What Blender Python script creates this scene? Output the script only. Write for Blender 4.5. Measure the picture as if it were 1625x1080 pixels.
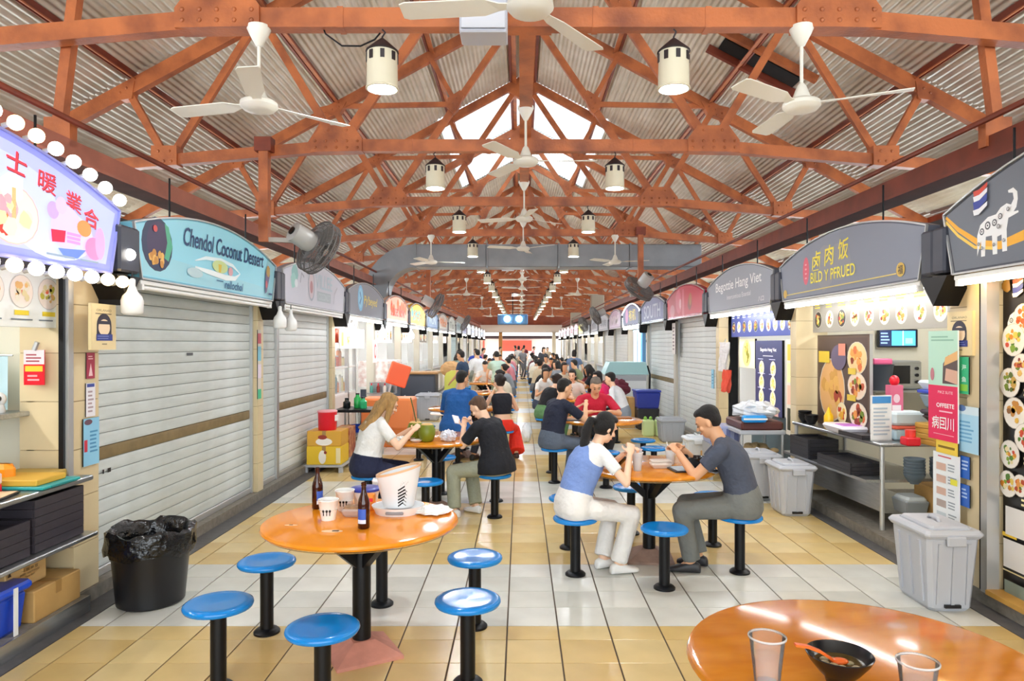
import bpy, math, random
from mathutils import Vector, Matrix, Euler
random.seed(7)
PI = math.pi
scene = bpy.context.scene
for o in list(bpy.data.objects): bpy.data.objects.remove(o)
C = scene.collection

# ---------------------------------------------------------------- camera, world, exposure
CAM_Z = 1.7
cam_d = bpy.data.cameras.new('camera'); cam = bpy.data.objects.new('camera', cam_d); C.objects.link(cam)
cam.location = (0, 0, CAM_Z); cam.rotation_euler = (PI/2, 0, 0)
cam_d.sensor_fit = 'HORIZONTAL'; cam_d.sensor_width = 36.0
cam_d.lens = 36.0*1110/1625
cam_d.shift_x = -(826-812.5)/1625; cam_d.shift_y = (545-540)/1625
cam_d.clip_start = .05; cam_d.clip_end = 300
scene.camera = cam
world = bpy.data.worlds.new('sky'); scene.world = world; world.use_nodes = True
wb = world.node_tree.nodes['Background']; wb.inputs[0].default_value = (.87, .945, 1, 1); wb.inputs[1].default_value = 4.2
vs = scene.view_settings
vs.view_transform = 'Standard'; vs.look = 'None'; vs.gamma = 1; vs.use_curve_mapping = False
vs.exposure = .58
LAMP_E, TUBE_E, BULB_E = 250, 24, 7      # lamp lenses, stall tubes, bulbs
scene.cycles.sample_clamp_indirect = 6
scene.cycles.max_bounces = 8; scene.cycles.diffuse_bounces = 4; scene.cycles.glossy_bounces = 3; scene.cycles.transmission_bounces = 4; scene.cycles.transparent_max_bounces = 12
scene.cycles.caustics_reflective = False; scene.cycles.caustics_refractive = False

# ---------------------------------------------------------------- colours and materials
def lin(c): return c/12.92 if c <= .04045 else ((c+.055)/1.055)**2.4
def H(s): return tuple(lin(int(s[i:i+2], 16)/255) for i in (1, 3, 5))
MATS = {}
def mat(name, col, rough=.5, metal=0, noise=0, nscale=8, bump=0, bscale=30, emit=0, alpha=1, trans=0, spec=.5, col2=None, stretch=None, thr=None):
    if name in MATS: return MATS[name]
    if isinstance(col, str): col = H(col)
    m = bpy.data.materials.new(name); m.use_nodes = True; MATS[name] = m
    nt = m.node_tree; p = nt.nodes['Principled BSDF']; L = nt.links.new
    p.inputs['Base Color'].default_value = (*col, 1); p.inputs['Roughness'].default_value = rough
    p.inputs['Metallic'].default_value = metal; p.inputs['Specular IOR Level'].default_value = spec
    if emit:
        p.inputs['Emission Color'].default_value = (*col, 1); p.inputs['Emission Strength'].default_value = emit
    if alpha < 1: p.inputs['Alpha'].default_value = alpha
    if trans: p.inputs['Transmission Weight'].default_value = trans
    if noise or bump:
        tc = nt.nodes.new('ShaderNodeTexCoord'); mp = nt.nodes.new('ShaderNodeMapping')
        L(tc.outputs['Object'], mp.inputs[0])
        if stretch: mp.inputs['Scale'].default_value = stretch
    if noise:
        n = nt.nodes.new('ShaderNodeTexNoise'); n.inputs['Scale'].default_value = nscale; n.inputs['Detail'].default_value = 4
        L(mp.outputs[0], n.inputs[0])
        r = nt.nodes.new('ShaderNodeValToRGB')
        a, b = thr or (.3, .7)
        r.color_ramp.elements[0].position = a; r.color_ramp.elements[1].position = b
        d = H(col2) if col2 else tuple(c*(1-noise) for c in col)
        r.color_ramp.elements[0].color = (*d, 1); r.color_ramp.elements[1].color = (*col, 1)
        L(n.outputs[0], r.inputs[0]); L(r.outputs[0], p.inputs['Base Color'])
        if emit: L(r.outputs[0], p.inputs['Emission Color'])
    if bump:
        n2 = nt.nodes.new('ShaderNodeTexNoise'); n2.inputs['Scale'].default_value = bscale; n2.inputs['Detail'].default_value = 3
        L(mp.outputs[0], n2.inputs[0])
        b = nt.nodes.new('ShaderNodeBump'); b.inputs['Strength'].default_value = bump; b.inputs['Distance'].default_value = .02
        L(n2.outputs[0], b.inputs['Height']); L(b.outputs[0], p.inputs['Normal'])
    return m
def colmat(name, rough=.45, emit=0, noise=0, nscale=6):
    m = mat(name, (1, 1, 1), rough, noise=noise, nscale=nscale) if False else bpy.data.materials.new(name)
    MATS[name] = m; m.use_nodes = True
    nt = m.node_tree; p = nt.nodes['Principled BSDF']; p.inputs['Roughness'].default_value = rough
    a = nt.nodes.new('ShaderNodeVertexColor'); a.layer_name = 'Col'
    out = a.outputs[0]
    if noise:
        tc = nt.nodes.new('ShaderNodeTexCoord'); n = nt.nodes.new('ShaderNodeTexNoise'); n.inputs['Scale'].default_value = nscale; n.inputs['Detail'].default_value = 5
        nt.links.new(tc.outputs['Object'], n.inputs[0])
        mr = nt.nodes.new('ShaderNodeMapRange'); mr.inputs[1].default_value = .3; mr.inputs[2].default_value = .7
        mr.inputs[3].default_value = 1-noise; mr.inputs[4].default_value = 1+noise*.3
        nt.links.new(n.outputs[0], mr.inputs[0])
        mx = nt.nodes.new('ShaderNodeMix'); mx.data_type = 'RGBA'; mx.blend_type = 'MULTIPLY'; mx.inputs[0].default_value = 1
        nt.links.new(out, mx.inputs[6]); nt.links.new(mr.outputs[0], mx.inputs[7]); out = mx.outputs[2]
    nt.links.new(out, p.inputs['Base Color'])
    if emit:
        nt.links.new(out, p.inputs['Emission Color']); p.inputs['Emission Strength'].default_value = emit
    return m

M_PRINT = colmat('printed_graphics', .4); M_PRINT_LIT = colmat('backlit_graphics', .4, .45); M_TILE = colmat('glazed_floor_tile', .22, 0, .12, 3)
M_GLOW = colmat('bright_backlit_graphics', .4, 1.1)
steel_o = mat('orange_painted_steel', '#c4703f', .42, noise=.5, nscale=3.5, bump=.15, bscale=40, col2='#84452a', thr=(.25, .6))
beam_pink = mat('pinkish_painted_steel', '#b8705a', .5, noise=.3, nscale=4)
purlin_m = mat('dark_red_steel', '#8a3c26', .5, noise=.4, nscale=4)
roof_m = mat('weathered_corrugated_iron', '#f0eadc', .4, metal=.1, noise=.35, nscale=1.6, col2='#cfc5b0')
cream = mat('cream_paint', '#efe6cf', .35); white = mat('white_plastic', '#f2f2f0', .35)
black_m = mat('black_metal', '#0a0a0e', .4, spec=.3); navy_m = mat('dark_slate_panel', '#3a3d4a', .4, noise=.2, nscale=6)
steel_m = mat('brushed_stainless', '#b9bcbf', .28, metal=.9, noise=.2, nscale=6, stretch=(1, 12, 12))
alu_m = mat('aluminium_rail', '#c3c4c4', .35, metal=.6)
shut_m = mat('galvanised_shutter', '#dbe2e2', .45, noise=.14, nscale=3, col2='#bcc3c0', stretch=(.6, 1, 1.6))
shut_w = mat('pale_shutter', '#e4e9e9', .45, noise=.1, nscale=4)
shut_b = mat('brown_stained_slat', '#8a7650', .5, noise=.3, nscale=9)
tilewall = mat('cream_wall_tile', '#e2cfa6', .3, noise=.1, nscale=3)
grout_m = mat('dark_grout', '#57483a', .8)
concrete = mat('grey_terrazzo_kerb', '#8d867b', .6, noise=.35, nscale=22)
drain_m = mat('dark_floor_strip', '#5d5b5c', .5, noise=.3, nscale=12)
inwall = mat('stall_inner_wall', '#e9e4d2', .5); inlit = mat('stall_white_wall', '#f0f2f2', .5)
dark_in = mat('dark_service_space', '#4a4647', .7, noise=.3, nscale=4)
orange_t = mat('orange_gloss_laminate', '#f59a24', .12, noise=.1, nscale=3, col2='#ee8d18')
orange_t2 = mat('worn_orange_laminate', '#e08f26', .11, noise=.2, nscale=5, col2='#cf7a18', stretch=(1, 3, 1))
blue_s = mat('blue_gloss_seat', '#0f84d6', .14, noise=.08, nscale=5)
pink_c = mat('salmon_painted_concrete', '#cf8e7c', .6, noise=.2, nscale=14)
brown_c = mat('stone_block', '#9b7f70', .7, noise=.25, nscale=14)
tube_m = mat('glowing_tube', (1, 1, 1), .4, emit=TUBE_E); tube_in = mat('glowing_fill_tube', (1, 1, 1), .4, emit=55); tube_w = mat('warm_glowing_tube', H('#ffdca0'), .4, emit=TUBE_E)
lens_m = mat('lamp_lens', (.89, .955, 1), .4, emit=LAMP_E); bulb_m = mat('glowing_bulb', (1, .96, .88), .4, emit=BULB_E); bulb_w = mat('warm_glowing_bulb', (1, .72, .36), .4, emit=BULB_E*.8)
card_m = mat('brown_cardboard', '#c99f5f', .7, noise=.15, nscale=6); card_d = mat('cardboard_tape', '#a9824a', .5)
grey_p = mat('grey_plastic', '#a9acb2', .4); grey_l = mat('light_grey_plastic', '#b9bcc3', .4)
blk_p = mat('black_plastic', '#0e0e13', .35); liner_m = mat('black_bin_liner', '#08080c', .22, bump=.8, bscale=18)
blue_p = mat('blue_plastic', '#1644c0', .35); red_p = mat('red_plastic', '#e0142c', .3); green_p = mat('green_glass', '#2fa860', .15, alpha=.8)
tray_m = mat('dark_tray', '#37323a', .5, noise=.2, nscale=20); tray_b = mat('black_tray', '#232227', .4)
lamp_body = mat('lamp_cream_enamel', '#e6dfc6', .4); lamp_cap = mat('lamp_dark_cap', '#2a2024', .5)
duct_m = mat('galvanised_duct', '#8e9296', .4, metal=.3, noise=.2, nscale=3); fan_m = mat('fan_white', '#eceadf', .35)
fan_grey = mat('fan_guard_grey', '#6a6664', .5); fan_mot = mat('fan_motor_grey', '#b3b1ad', .4)
sky_m = bpy.data.materials.new('translucent_skylight'); sky_m.use_nodes = True
_nt = sky_m.node_tree; _tr = _nt.nodes.new('ShaderNodeBsdfTranslucent'); _tr.inputs[0].default_value = (.32, .32, .31, 1)
_nt.links.new(_tr.outputs[0], _nt.nodes['Material Output'].inputs[0]); MATS['translucent_skylight'] = sky_m
def clearmat(name, tint, gl, dif):
    m = bpy.data.materials.new(name); m.use_nodes = True; MATS[name] = m; nt = m.node_tree; nt.nodes.remove(nt.nodes['Principled BSDF'])
    tr = nt.nodes.new('ShaderNodeBsdfTransparent'); tr.inputs[0].default_value = (*tint, 1); g = nt.nodes.new('ShaderNodeBsdfGlossy'); g.inputs['Roughness'].default_value = .06; d = nt.nodes.new('ShaderNodeBsdfDiffuse'); d.inputs[0].default_value = (.9, .9, .9, 1)
    f = nt.nodes.new('ShaderNodeFresnel'); f.inputs[0].default_value = gl; m1 = nt.nodes.new('ShaderNodeMixShader'); m2 = nt.nodes.new('ShaderNodeMixShader'); m2.inputs[0].default_value = dif
    nt.links.new(f.outputs[0], m1.inputs[0]); nt.links.new(tr.outputs[0], m1.inputs[1]); nt.links.new(g.outputs[0], m1.inputs[2]); nt.links.new(m1.outputs[0], m2.inputs[1]); nt.links.new(d.outputs[0], m2.inputs[2]); nt.links.new(m2.outputs[0], nt.nodes['Material Output'].inputs[0]); return m
clear_m = clearmat('clear_plastic', (.995, .995, .995), 1.2, .07); water_m = clearmat('drinking_water', (.985, .99, 1), 1.2, .06)
amber_m = mat('amber_glass', '#3a1407', .06); glass_m = mat('window_glass', '#dfeef2', .05, alpha=.18)
wood_m = mat('wood', '#b98a55', .5, noise=.3, nscale=5, stretch=(1, 8, 8))
paper_m = mat('white_paper', '#f4f2ee', .7, bump=.6, bscale=30)

# ---------------------------------------------------------------- mesh builder
class MB:
    def __init__(s): s.v = []; s.f = []; s.c = []
    def add(s, vs, fs, col=None):
        b = len(s.v); s.v += [tuple(x) for x in vs]
        for f in fs: s.f.append(tuple(i+b for i in f)); s.c.append(col)
        return s
    def box(s, x0, x1, y0, y1, z0, z1, col=None):
        v = [(x, y, z) for z in (z0, z1) for y in (y0, y1) for x in (x0, x1)]
        return s.add(v, [(0, 2, 3, 1), (4, 5, 7, 6), (0, 1, 5, 4), (2, 6, 7, 3), (0, 4, 6, 2), (1, 3, 7, 5)], col)
    def rbox(s, x0, x1, y0, y1, z0, z1, b=.01, col=None, taper=0):
        # box with chamfered vertical and top/bottom edges; taper shrinks the bottom
        def ring(z, i, t):
            X0, X1, Y0, Y1 = x0+i+t, x1-i-t, y0+i+t, y1-i-t
            return [(X0+b, Y0, z), (X1-b, Y0, z), (X1, Y0+b, z), (X1, Y1-b, z), (X1-b, Y1, z), (X0+b, Y1, z), (X0, Y1-b, z), (X0, Y0+b, z)]
        r = [ring(z0, b*.7, taper), ring(z0+b, 0, taper), ring(z1-b, 0, 0), ring(z1, b*.7, 0)]
        v = sum(r, []); f = []
        for k in range(3):
            for i in range(8): f.append((k*8+i, k*8+(i+1) % 8, k*8+8+(i+1) % 8, k*8+8+i))
        f.append(tuple(range(7, -1, -1))); f.append(tuple(range(24, 32)))
        return s.add(v, f, col)
    def beam(s, p, q, w, h, up=(0, 0, 1), col=None):
        p, q = Vector(p), Vector(q); d = (q-p).normalized(); up = Vector(up)
        r = d.cross(up)
        if r.length < 1e-4: r = d.cross(Vector((1, 0, 0)))
        r.normalize(); u = r.cross(d)
        v = []
        for e in (p, q):
            for a, b in ((-1, -1), (1, -1), (1, 1), (-1, 1)): v.append(e+r*a*w/2+u*b*h/2)
        return s.add(v, [(0, 3, 2, 1), (4, 5, 6, 7), (0, 1, 5, 4), (1, 2, 6, 5), (2, 3, 7, 6), (3, 0, 4, 7)], col)
    def tube(s, pts, rad, n=10, col=None, caps=True):
        pts = [Vector(p) for p in pts]; rs = rad if isinstance(rad, (list, tuple)) else [rad]*len(pts)
        v = []; f = []; ref = None
        for i, p in enumerate(pts):
            d = (pts[min(i+1, len(pts)-1)]-pts[max(i-1, 0)]).normalized()
            if ref is None:
                ref = Vector((0, 0, 1)) if abs(d.z) < .9 else Vector((1, 0, 0))
            a = d.cross(ref); 
            if a.length < 1e-5: a = d.cross(Vector((0, 1, 0)))
            a.normalize(); b = d.cross(a); ref = a.cross(d)
            for k in range(n):
                t = 2*PI*k/n; v.append(p+(a*math.cos(t)+b*math.sin(t))*rs[i])
        for i in range(len(pts)-1):
            for k in range(n): f.append((i*n+k, i*n+(k+1) % n, (i+1)*n+(k+1) % n, (i+1)*n+k))
        if caps: f.append(tuple(range(n-1, -1, -1))); f.append(tuple(range((len(pts)-1)*n, len(pts)*n)))
        return s.add(v, f, col)
    def lathe(s, prof, n=24, c=(0, 0, 0), col=None, sx=1, sy=1, caps=True):
        v = []; f = []
        for r, z in prof:
            for k in range(n):
                t = 2*PI*k/n; v.append((c[0]+r*sx*math.cos(t), c[1]+r*sy*math.sin(t), c[2]+z))
        m = len(prof)
        for i in range(m-1):
            for k in range(n): f.append((i*n+k, i*n+(k+1) % n, (i+1)*n+(k+1) % n, (i+1)*n+k))
        if caps: f.append(tuple(range(n-1, -1, -1))); f.append(tuple(range((m-1)*n, m*n)))
        return s.add(v, f, col)
    def prism(s, poly, y0, y1, col=None):
        # poly in (x,z), extruded along y
        n = len(poly); v = [(x, y0, z) for x, z in poly]+[(x, y1, z) for x, z in poly]
        f = [tuple(range(n)), tuple(range(2*n-1, n-1, -1))]
        for i in range(n): f.append((i, i+n, (i+1) % n+n, (i+1) % n))
        return s.add(v, f, col)
    def ell(s, c, r, n=12, m=8, R=None, col=None):
        v = []; f = []; c = Vector(c)
        for i in range(m+1):
            a = PI*i/m
            for k in range(n):
                t = 2*PI*k/n
                p = Vector((r[0]*math.sin(a)*math.cos(t), r[1]*math.sin(a)*math.sin(t), r[2]*math.cos(a)))
                if R is not None: p = R @ p
                v.append(c+p)
        for i in range(m):
            for k in range(n): f.append((i*n+k, (i+1)*n+k, (i+1)*n+(k+1) % n, i*n+(k+1) % n))
        return s.add(v, f, col)
    def mesh(s, name, smooth=0):
        me = bpy.data.meshes.new(name); me.from_pydata(s.v, [], s.f)
        if any(c is not None for c in s.c):
            at = me.color_attributes.new('Col', 'FLOAT_COLOR', 'CORNER'); data = []
            for p, c in zip(me.polygons, s.c):
                data += list((*(c or (1, 1, 1)), 1))*p.loop_total
            at.data.foreach_set('color', data)
        me.validate(); me.update()
        if smooth:
            me.polygons.foreach_set('use_smooth', [True]*len(me.polygons))
            if smooth is not True and smooth < 180: me.set_sharp_from_angle(angle=math.radians(smooth))
        return me
    def build(s, name, m, parent=None, smooth=0, label=None):
        me = s.mesh(name, smooth)
        if m: me.materials.append(m)
        return link(name, me, parent, label)
def link(name, me, parent=None, label=None):
    o = bpy.data.objects.new(name, me); C.objects.link(o)
    if parent: o.parent = parent
    if label: o['label'] = label
    return o
def thing(name, label, cat, loc=(0, 0, 0), rz=0, group=None):
    o = bpy.data.objects.new(name, None); C.objects.link(o); o.location = loc; o.rotation_euler = (0, 0, rz)
    o.empty_display_size = .1
    return tag(o, label, cat, group)
def tag(o, label, cat=None, group=None, kind=None):
    o['label'] = label
    if cat: o['category'] = cat
    if group: o['group'] = group
    if kind: o['kind'] = kind
    return o
def struct(name, label='', loc=(0, 0, 0), rz=0):
    o = bpy.data.objects.new(name, None); C.objects.link(o); o.location = loc; o.rotation_euler = (0, 0, rz); o['kind'] = 'structure'
    if label: o['label'] = label
    return o
def dup(root, loc, rz=None, label=None, group=None):
    def cp(o, par):
        c = o.copy(); C.objects.link(c); c.parent = par
        for ch in o.children: cp(ch, c)
        return c
    r = cp(root, None); r.location = loc
    if rz is not None: r.rotation_euler = (0, 0, rz)
    if label: r['label'] = label
    if group: r['group'] = group
    return r
ORD = ['nearest', 'second', 'third', 'fourth', 'fifth', 'sixth', 'seventh', 'eighth', 'ninth', 'tenth', 'eleventh', 'twelfth', 'thirteenth', 'fourteenth', 'fifteenth', 'sixteenth', 'seventeenth', 'eighteenth']

# ---------------------------------------------------------------- lettering: all strings turned to outlines once
TEXTS = {}
def prep_texts(strings):
    obs = []
    for s, bold, shear in strings:
        cu = bpy.data.curves.new('t', 'FONT'); cu.body = s; cu.size = 1; cu.offset = bold; cu.shear = shear; cu.resolution_u = 3; cu.fill_mode = 'BOTH'
        o = bpy.data.objects.new('t', cu); C.objects.link(o); obs.append((s, o, cu))
    bpy.context.view_layer.update(); dg = bpy.context.evaluated_depsgraph_get()
    for s, o, cu in obs:
        e = o.evaluated_get(dg); me = e.to_mesh()
        vs_ = [(v.co.x, v.co.y) for v in me.vertices]; fs_ = [tuple(p.vertices) for p in me.polygons]
        w0 = min((v[0] for v in vs_), default=0); w1 = max((v[0] for v in vs_), default=1)
        h0 = min((v[1] for v in vs_), default=0); h1 = max((v[1] for v in vs_), default=1)
        TEXTS[s] = (vs_, fs_, w0, w1, h0, h1); e.to_mesh_clear()
    for s, o, cu in obs: bpy.data.objects.remove(o); bpy.data.curves.remove(cu)

class Print:
    """flat coloured graphics in (x,z), facing -y, stacked in thin layers"""
    def __init__(s, y=-.001): s.mb = MB(); s.y = y; s.n = 0; s.k = {}
    def _y(s): s.n += 1; return s.y-s.n*.00035
    def poly(s, pts, col):
        y = s._y(); n = len(pts)
        a = sum(pts[i][0]*pts[(i+1) % n][1]-pts[(i+1) % n][0]*pts[i][1] for i in range(n))
        if a < 0: pts = pts[::-1]
        s.mb.add([(x, y, z) for x, z in pts], [tuple(range(n))], H(col) if isinstance(col, str) else col); return s
    def rect(s, x0, z0, x1, z1, col): return s.poly([(x0, z0), (x1, z0), (x1, z1), (x0, z1)], col)
    def disc(s, x, z, rx, rz, col, n=18, a0=0):
        return s.poly([(x+rx*math.cos(2*PI*i/n+a0), z+rz*math.sin(2*PI*i/n+a0)) for i in range(n)], col)
    def blob(s, x, z, r, col, n=9, j=.35):
        return s.poly([(x+r*(1-j*random.random())*math.cos(2*PI*i/n), z+r*(1-j*random.random())*math.sin(2*PI*i/n)) for i in range(n)], col)
    def band(s, pts, w, col):
        L = []; R = []
        for i, (x, z) in enumerate(pts):
            a = pts[max(i-1, 0)]; b = pts[min(i+1, len(pts)-1)]; dx, dz = b[0]-a[0], b[1]-a[1]; l = math.hypot(dx, dz) or 1
            ww = w[i] if isinstance(w, (list, tuple)) else w
            L.append((x-dz/l*ww/2, z+dx/l*ww/2)); R.append((x+dz/l*ww/2, z-dx/l*ww/2))
        y = s._y(); n = len(pts)
        s.mb.add([(x, y, z) for x, z in L+R], [(i+n, i+n+1, i+1, i) for i in range(n-1)], H(col) if isinstance(col, str) else col); return s
    def text(s, t, x, z, w, h, col, rot=0, slope=0):
        vs_, fs_, w0, w1, h0, h1 = TEXTS[t]; y = s._y(); c_, s_ = math.cos(rot), math.sin(rot); pts = []
        for a, b in vs_:
            px = (a-(w0+w1)/2)/(w1-w0)*w; pz = (b-(h0+h1)/2)/(h1-h0)*h
            pts.append((x+px*c_-pz*s_, y, z+px*s_+pz*c_+slope*px))
        s.mb.add(pts, fs_, H(col) if isinstance(col, str) else col); return s
    def lines(s, x0, x1, z0, z1, n, col, fill=.45):
        n0 = s.n
        for i in range(n):
            s.n = n0
            z = z1-(i+.5)*(z1-z0)/n; e = x1-(x1-x0)*random.random()*.35
            s.rect(x0, z-(z1-z0)/n*fill/2, e, z+(z1-z0)/n*fill/2, col)
        return s
    def food(s, x, z, r, pal, plate='#f4f1ea', asp=1, rim='#cfc8bd'):
        n0 = s.n; s.disc(x, z, r, r*asp, rim); s.disc(x, z, r*.95, r*.95*asp, plate)
        for i in range(16):
            s.n = n0+2+i//2*0+(i % 8)
            a = random.random()*6.28; d = r*.62*math.sqrt(random.random())
            s.blob(x+d*math.cos(a), z+d*math.sin(a)*asp, r*(.14+.16*random.random()), random.choice(pal), 7)
        s.n = n0+4
        return s
    def build(s, parent, m=None, name='print'): return s.mb.build(name, m or M_PRINT, parent)
NOODLE = ['#d98a2b', '#e9b44a', '#b5451f', '#f0d27a', '#7c8f2a', '#a33018']; GREENF = ['#7fa02c', '#c9462a', '#e8c85a', '#4f7a22', '#d98a2b', '#f0e0b0']
DESS = ['#f26a5a', '#f9a0a8', '#ff7b3a', '#ffd0c0', '#c9382a', '#ffe1a0']; MEAT = ['#b5482a', '#d9703a', '#e79a4a', '#8a2f1a', '#e9c06a', '#6f8a2a']
prep_texts([(s, b, sh) for s, b, sh in [
 ('Chendol Coconut Dessert', .012, .25), ('rellochol', .02, .2), ('士', .012, 0), ('暖', 0, 0), ('業', 0, 0), ('合', .01, 0), ('卤', .012, .1), ('肉', .012, .1), ('饭', .008, .1), ('BILD Y PFRUED', .012, 0),
 ('Begottie Hang Viet', .01, 0), ('Intercontious Eoantial', 0, 0), ('VILLEE', .01, 0), ('COCONUT', .01, 0), ("Py'beyed", .01, .2), ('OFFEETE', .02, 0), ('PIKZ SUTE', .01, 0), ('病囙川', .01, 0), ('ORLANAO', 0, 0), ('QUE KUE', .01, 0), ('饿 您', .01, 0),
 ('BAKERY HARDTOFOOD', .01, 0), ('Tower Saori', 0, .1), ('一 京 仲 豆', .01, 0), ('WONI', .02, 0), ('MIMI', .02, .1), ('八口', .01, 0), ('SOUTH', .01, 0), ('Sunset Bowl', .01, 0), ('Kopi', .02, .2), ('Rice', .02, 0), ('Tea', .02, .2), ('肉粉', .02, 0), ('面', .03, 0), ('飯', .03, 0), ('福', .02, 0), ('D', .05, 0), ('海', .02, 0), ('鱼', .02, 0), ('羊肉', .02, 0), ('Y', .05, 0),
 ('FAST', .01, 0), ('EXIT', .02, 0), ('NG', .01, 0), ('有机', .02, 0)]])
# ================================================================ the setting
XL, XR, XC = -2.83, 3.02, .05            # kerb faces and the hall's centre line
YN, YF = -1.3, 54.0                      # near and far end of the hall
BAY, T0 = 3.0, 4.7                       # truss spacing and first truss
LY0, RY0 = 4.72, 4.85                    # first stall boundary on the left and right
NST = 16

# ---- floor: dark slab with raised glazed tiles
fl = struct('floor', 'yellow and pale cream tiled floor of the hall')
MB().box(-7.5, 7.5, YN-6, YF+1, -.1, -.006).build('slab', grout_m, fl)
rows = []; y = 4.215
while y < YF: rows.append((y, y+.295)); y += .295
rows += [(4.02, 4.215)]; y = 4.02
while y > YN: rows.append((y-.295, y)); y -= .295
tcols = [(H('#dcc084'), H('#d8b979'), H('#e1c88f')), (H('#d9d8ce'), H('#d2d2c9'), H('#dfded5'))]
tiles = []
for (a, b) in rows:
    k = (a+.01-4.215)/.295
    pale = (math.floor(k+100*11) % 11) < 4 if k >= -.02 else (k < -8 and k > -12)
    x = -.079-.303*9
    while x < 2.9:
        x0, x1 = max(x, -2.66), min(x+.303, 2.9)
        if x1-x0 > .03: tiles.append((x0, x1, a, b, pale))
        x += .303
def vis(t):
    cx, cy = (t[0]+t[1])/2, (t[2]+t[3])/2
    if cy < 3.3 or abs(cx)/cy > .76: return 1e6+abs(cy)
    return cy
tiles.sort(key=vis)
def tile_mesh(mb, w, d, col, x=0, y=0):
    gx, gy, b = .0045, .002, .002
    v = [(x+sx*(w/2-gx-i), y+sy*(d/2-gy-i), z) for z, i in ((-.006, 0), (-.001, 0), (0, b)) for sx, sy in ((-1, -1), (1, -1), (1, 1), (-1, 1))]
    f = [(k*4+i, k*4+(i+1) % 4, k*4+4+(i+1) % 4, k*4+4+i) for k in (0, 1) for i in range(4)]+[(8, 9, 10, 11)]
    mb.add(v, f, col)
cache = {}
for i, (x0, x1, a, b, pale) in enumerate(tiles[:300]):
    key = (round(x1-x0, 3), round(b-a, 3), pale, i % 3)
    if key not in cache:
        mb = MB(); tile_mesh(mb, key[0], key[1], tcols[int(pale)][key[3]]); cache[key] = mb.mesh('tile'); cache[key].materials.append(M_TILE)
    o = link('tile', cache[key], fl); o.location = ((x0+x1)/2, (a+b)/2, 0)
mb = MB()
for i, (x0, x1, a, b, pale) in enumerate(tiles[300:]):
    tile_mesh(mb, x1-x0, b-a, random.choice(tcols[int(pale)]), (x0+x1)/2, (a+b)/2)
o = mb.build('tile_field', M_TILE, fl); o['kind'] = 'stuff'
MB().box(XL, -2.66, YN, YF, -.006, .002).build('drain_strip', drain_m, fl)
MB().box(2.9, XR, YN, YF, -.006, .002).build('drain_strip', drain_m, fl)

# ---- roof: corrugated sheets on purlins
RS, RH = .525, 3.75                      # slope and height of the sheets' underside at |x| = 6.2
def rz_(x): return RH+(6.2-abs(x-XC))*RS
ceil = struct('ceiling', 'grey corrugated iron roof on red purlins')
EAVE = 7.0
edges = [EAVE, 5.25, 3.5, 1.75, 0.0]
sl = math.atan(RS); CL = 1/math.cos(sl)
def sheet_mesh(w, L, rev=False):
    n = max(2, round(w/.0762)); seg = 6; P = []
    for i in range(n*seg+1):
        t = i/(n*seg)*w; P.append((t, .011*math.sin(2*PI*i/seg)))
    v = [(t, yy, z+dz) for yy, dz in (((0, .022), (L+.08, -.014)) if not rev else ((-.08, -.014), (L, .022))) for t, z in P]
    m = len(P); f = [(i, i+1, m+i+1, m+i) for i in range(m-1)]
    mb = MB(); mb.add(v, f); return mb.mesh('roof_sheet', 180)
SH = {}
for lit_ in (0, 1):
    for rev in (0, 1): SH[lit_, rev] = sheet_mesh(1.75*CL+.06, BAY, rev); SH[lit_, rev].materials.append(sky_m if lit_ else roof_m)
for k in range(-4, 17):
    y0 = T0+k*BAY
    for s in (-1, 1):
        for j in range(4):
            xo = edges[j]
            lit = (j == 3 and k in (3, 4))
            o = link('skylight_sheet' if lit else 'roof_sheet', SH[int(lit), int(s > 0)], ceil)
            o.location = (XC+s*xo, y0, rz_(XC+xo))
            o.rotation_euler = (0, -sl, 0) if s < 0 else (0, -sl, PI)
            if s > 0: o.location.y = y0+BAY
for s in (-1, 1):
    for xp in (5.6, 4.35, 2.9, 1.45, .22):
        mb = MB(); z = rz_(XC+xp)-.05
        mb.beam((XC+s*xp, YN-6, z), (XC+s*xp, YF, z), .05, .09, (-s*math.sin(sl), 0, math.cos(sl)))
        mb.build('purlin', purlin_m, ceil)
        mb = MB(); mb.beam((XC+s*(xp-.05), YN-6, z-.055), (XC+s*(xp-.05), YF, z-.055), .09, .012, (-s*math.sin(sl), 0, math.cos(sl)))
        mb.build('purlin_flange', steel_o, ceil)

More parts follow.
